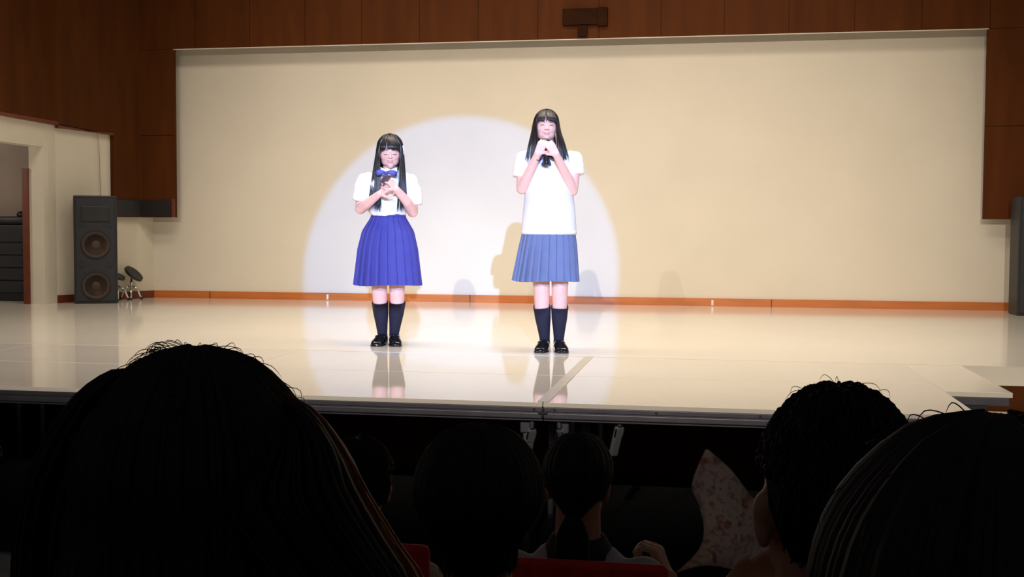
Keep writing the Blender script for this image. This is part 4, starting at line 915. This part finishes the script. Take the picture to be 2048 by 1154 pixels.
# short-haired man holding a flyer
pF = hp_(1672, 757, 1.25)
hdF = atY(1440, 1150, 1.62); elF = Vector((pF.x - 0.19, 1.37, 0.93)); wrF = atY(1448, 1305, 1.56)
sitter('man with short black hair and reddish ears holding up a printed sheet', pF.x, 1.25, 0.2, pF.z, dict(hair='short', cloth=M['cloth_w'], collar=M['cloth_l'], hv=(0.93, 0.97, 1.08), hh=0.23, hw=1.0, ears=True, seed=15, vox=0.006, turn=0.22, fly=20, tmax=2.25, sw=0.185, nw=1.15,
    arms={-1: (elF, wrF, (0.25, 0.35, 0.9), (0.5, -0.8, 0.1), 1, (0.2, 0.3, 0.3))}))
make_chair('red chair under the short-haired man', pF.x, 1.25, 0.2, 0.78)
# curled sheet
m_ = bpy.data.materials.new('printed_paper'); m_.use_nodes = True; nt = m_.node_tree; bs = nt.nodes['Principled BSDF']; bs.inputs['Roughness'].default_value = 0.7
tc = nt.nodes.new('ShaderNodeTexCoord'); n1 = nt.nodes.new('ShaderNodeTexNoise'); n1.inputs['Scale'].default_value = 110; n2 = nt.nodes.new('ShaderNodeTexNoise'); n2.inputs['Scale'].default_value = 45
nt.links.new(tc.outputs['Object'], n1.inputs['Vector']); nt.links.new(tc.outputs['Object'], n2.inputs['Vector'])
cr = nt.nodes.new('ShaderNodeValToRGB'); cr.color_ramp.elements[0].position = 0.36; cr.color_ramp.elements[0].color = (0.62, 0.54, 0.58, 1); cr.color_ramp.elements[1].position = 0.50; cr.color_ramp.elements[1].color = (0.88, 0.80, 0.72, 1)
c2 = nt.nodes.new('ShaderNodeValToRGB'); c2.color_ramp.elements[0].position = 0.33; c2.color_ramp.elements[0].color = (0.85, 0.60, 0.50, 1); c2.color_ramp.elements[1].position = 0.42; c2.color_ramp.elements[1].color = (1, 1, 1, 1)
mx = nt.nodes.new('ShaderNodeMix'); mx.data_type = 'RGBA'; mx.blend_type = 'MULTIPLY'; mx.inputs[0].default_value = 1
nt.links.new(n1.outputs[0], cr.inputs[0]); nt.links.new(n2.outputs[0], c2.inputs[0]); nt.links.new(cr.outputs[0], mx.inputs[6]); nt.links.new(c2.outputs[0], mx.inputs[7]); nt.links.new(mx.outputs[2], bs.inputs['Base Color'])
translucent(m_, 0.5)
Lp = [(1411, 899), (1384, 968), (1398, 1010), (1408, 1060), (1396, 1102), (1352, 1146)]
Rp = [(1416, 899), (1462, 940), (1500, 990), (1548, 1046), (1556, 1092), (1470, 1140)]
Yl = [1.70, 1.66, 1.66, 1.66, 1.68, 1.72]; Yr = [1.70, 1.68, 1.64, 1.60, 1.56, 1.60]
pc = atY(1450, 1040, 1.64)
NS, NC = 20, 14; vs = []
def interp(L, t):
    t *= len(L) - 1; i = min(int(t), len(L) - 2); f = t - i; g = lambda k: L[max(0, min(len(L) - 1, k))]
    cr_ = lambda a, b_, c, d: 0.5 * (2 * b_ + (c - a) * f + (2 * a - 5 * b_ + 4 * c - d) * f * f + (3 * b_ - a - 3 * c + d) * f ** 3)
    if isinstance(L[0], tuple): return tuple(cr_(g(i - 1)[k], g(i)[k], g(i + 1)[k], g(i + 2)[k]) for k in (0, 1))
    return cr_(g(i - 1), g(i), g(i + 1), g(i + 2))
for i in range(NS + 1):
    u = i / NS; a = atY(*interp(Lp, u), interp(Yl, u)); c = atY(*interp(Rp, u), interp(Yr, u))
    for j in range(NC + 1):
        v = j / NC; p = a.lerp(c, v); p.y += 0.03 * math.sin(PI * v) * min(1, u * 3); vs.append(p - pc)
b = MB(); b.add(vs, [(i * (NC + 1) + j, i * (NC + 1) + j + 1, (i + 1) * (NC + 1) + j + 1, (i + 1) * (NC + 1) + j) for i in range(NS) for j in range(NC)])
o = obj('printed_sheet', b, m_, smooth=True, loc=tuple(pc)); so = o.modifiers.new('s', 'SOLIDIFY'); so.thickness = 0.0006
tag(o, 'pale printed paper sheet, curled, held up by the short-haired man', 'paper')
# shiny-haired head at the corner
pG = hp_(1985, 818, 0.62); sitter('person with smooth shiny dark hair at the corner, nearest to the stage step side', pG.x, 0.62, 0.2, pG.z, dict(hair='long', zend=1.0, spread=1.25, cloth=M['cloth_d'], hv=(1.0, 1.0, 1.05), hh=0.22, seed=16, nl=1100, wave=0.004, fly=40, hm=M['hair_b']))
make_chair('red chair under the person with shiny hair', pG.x, 0.62, 0.2, 0.78)
# shoulder in lilac at the opposite corner
pH = atY(-135, 1000, 1.30); sitter('person in a lilac shirt, only the shoulder in view at the corner', pH.x, 1.30, 0.2, 1.40, dict(hair='short', cloth=M['cloth_l'], hv=(0.95, 1, 1), seed=17, fly=0, sw=0.17))
make_chair('red chair under the person in the lilac shirt', pH.x, 1.30, 0.2, 0.78)
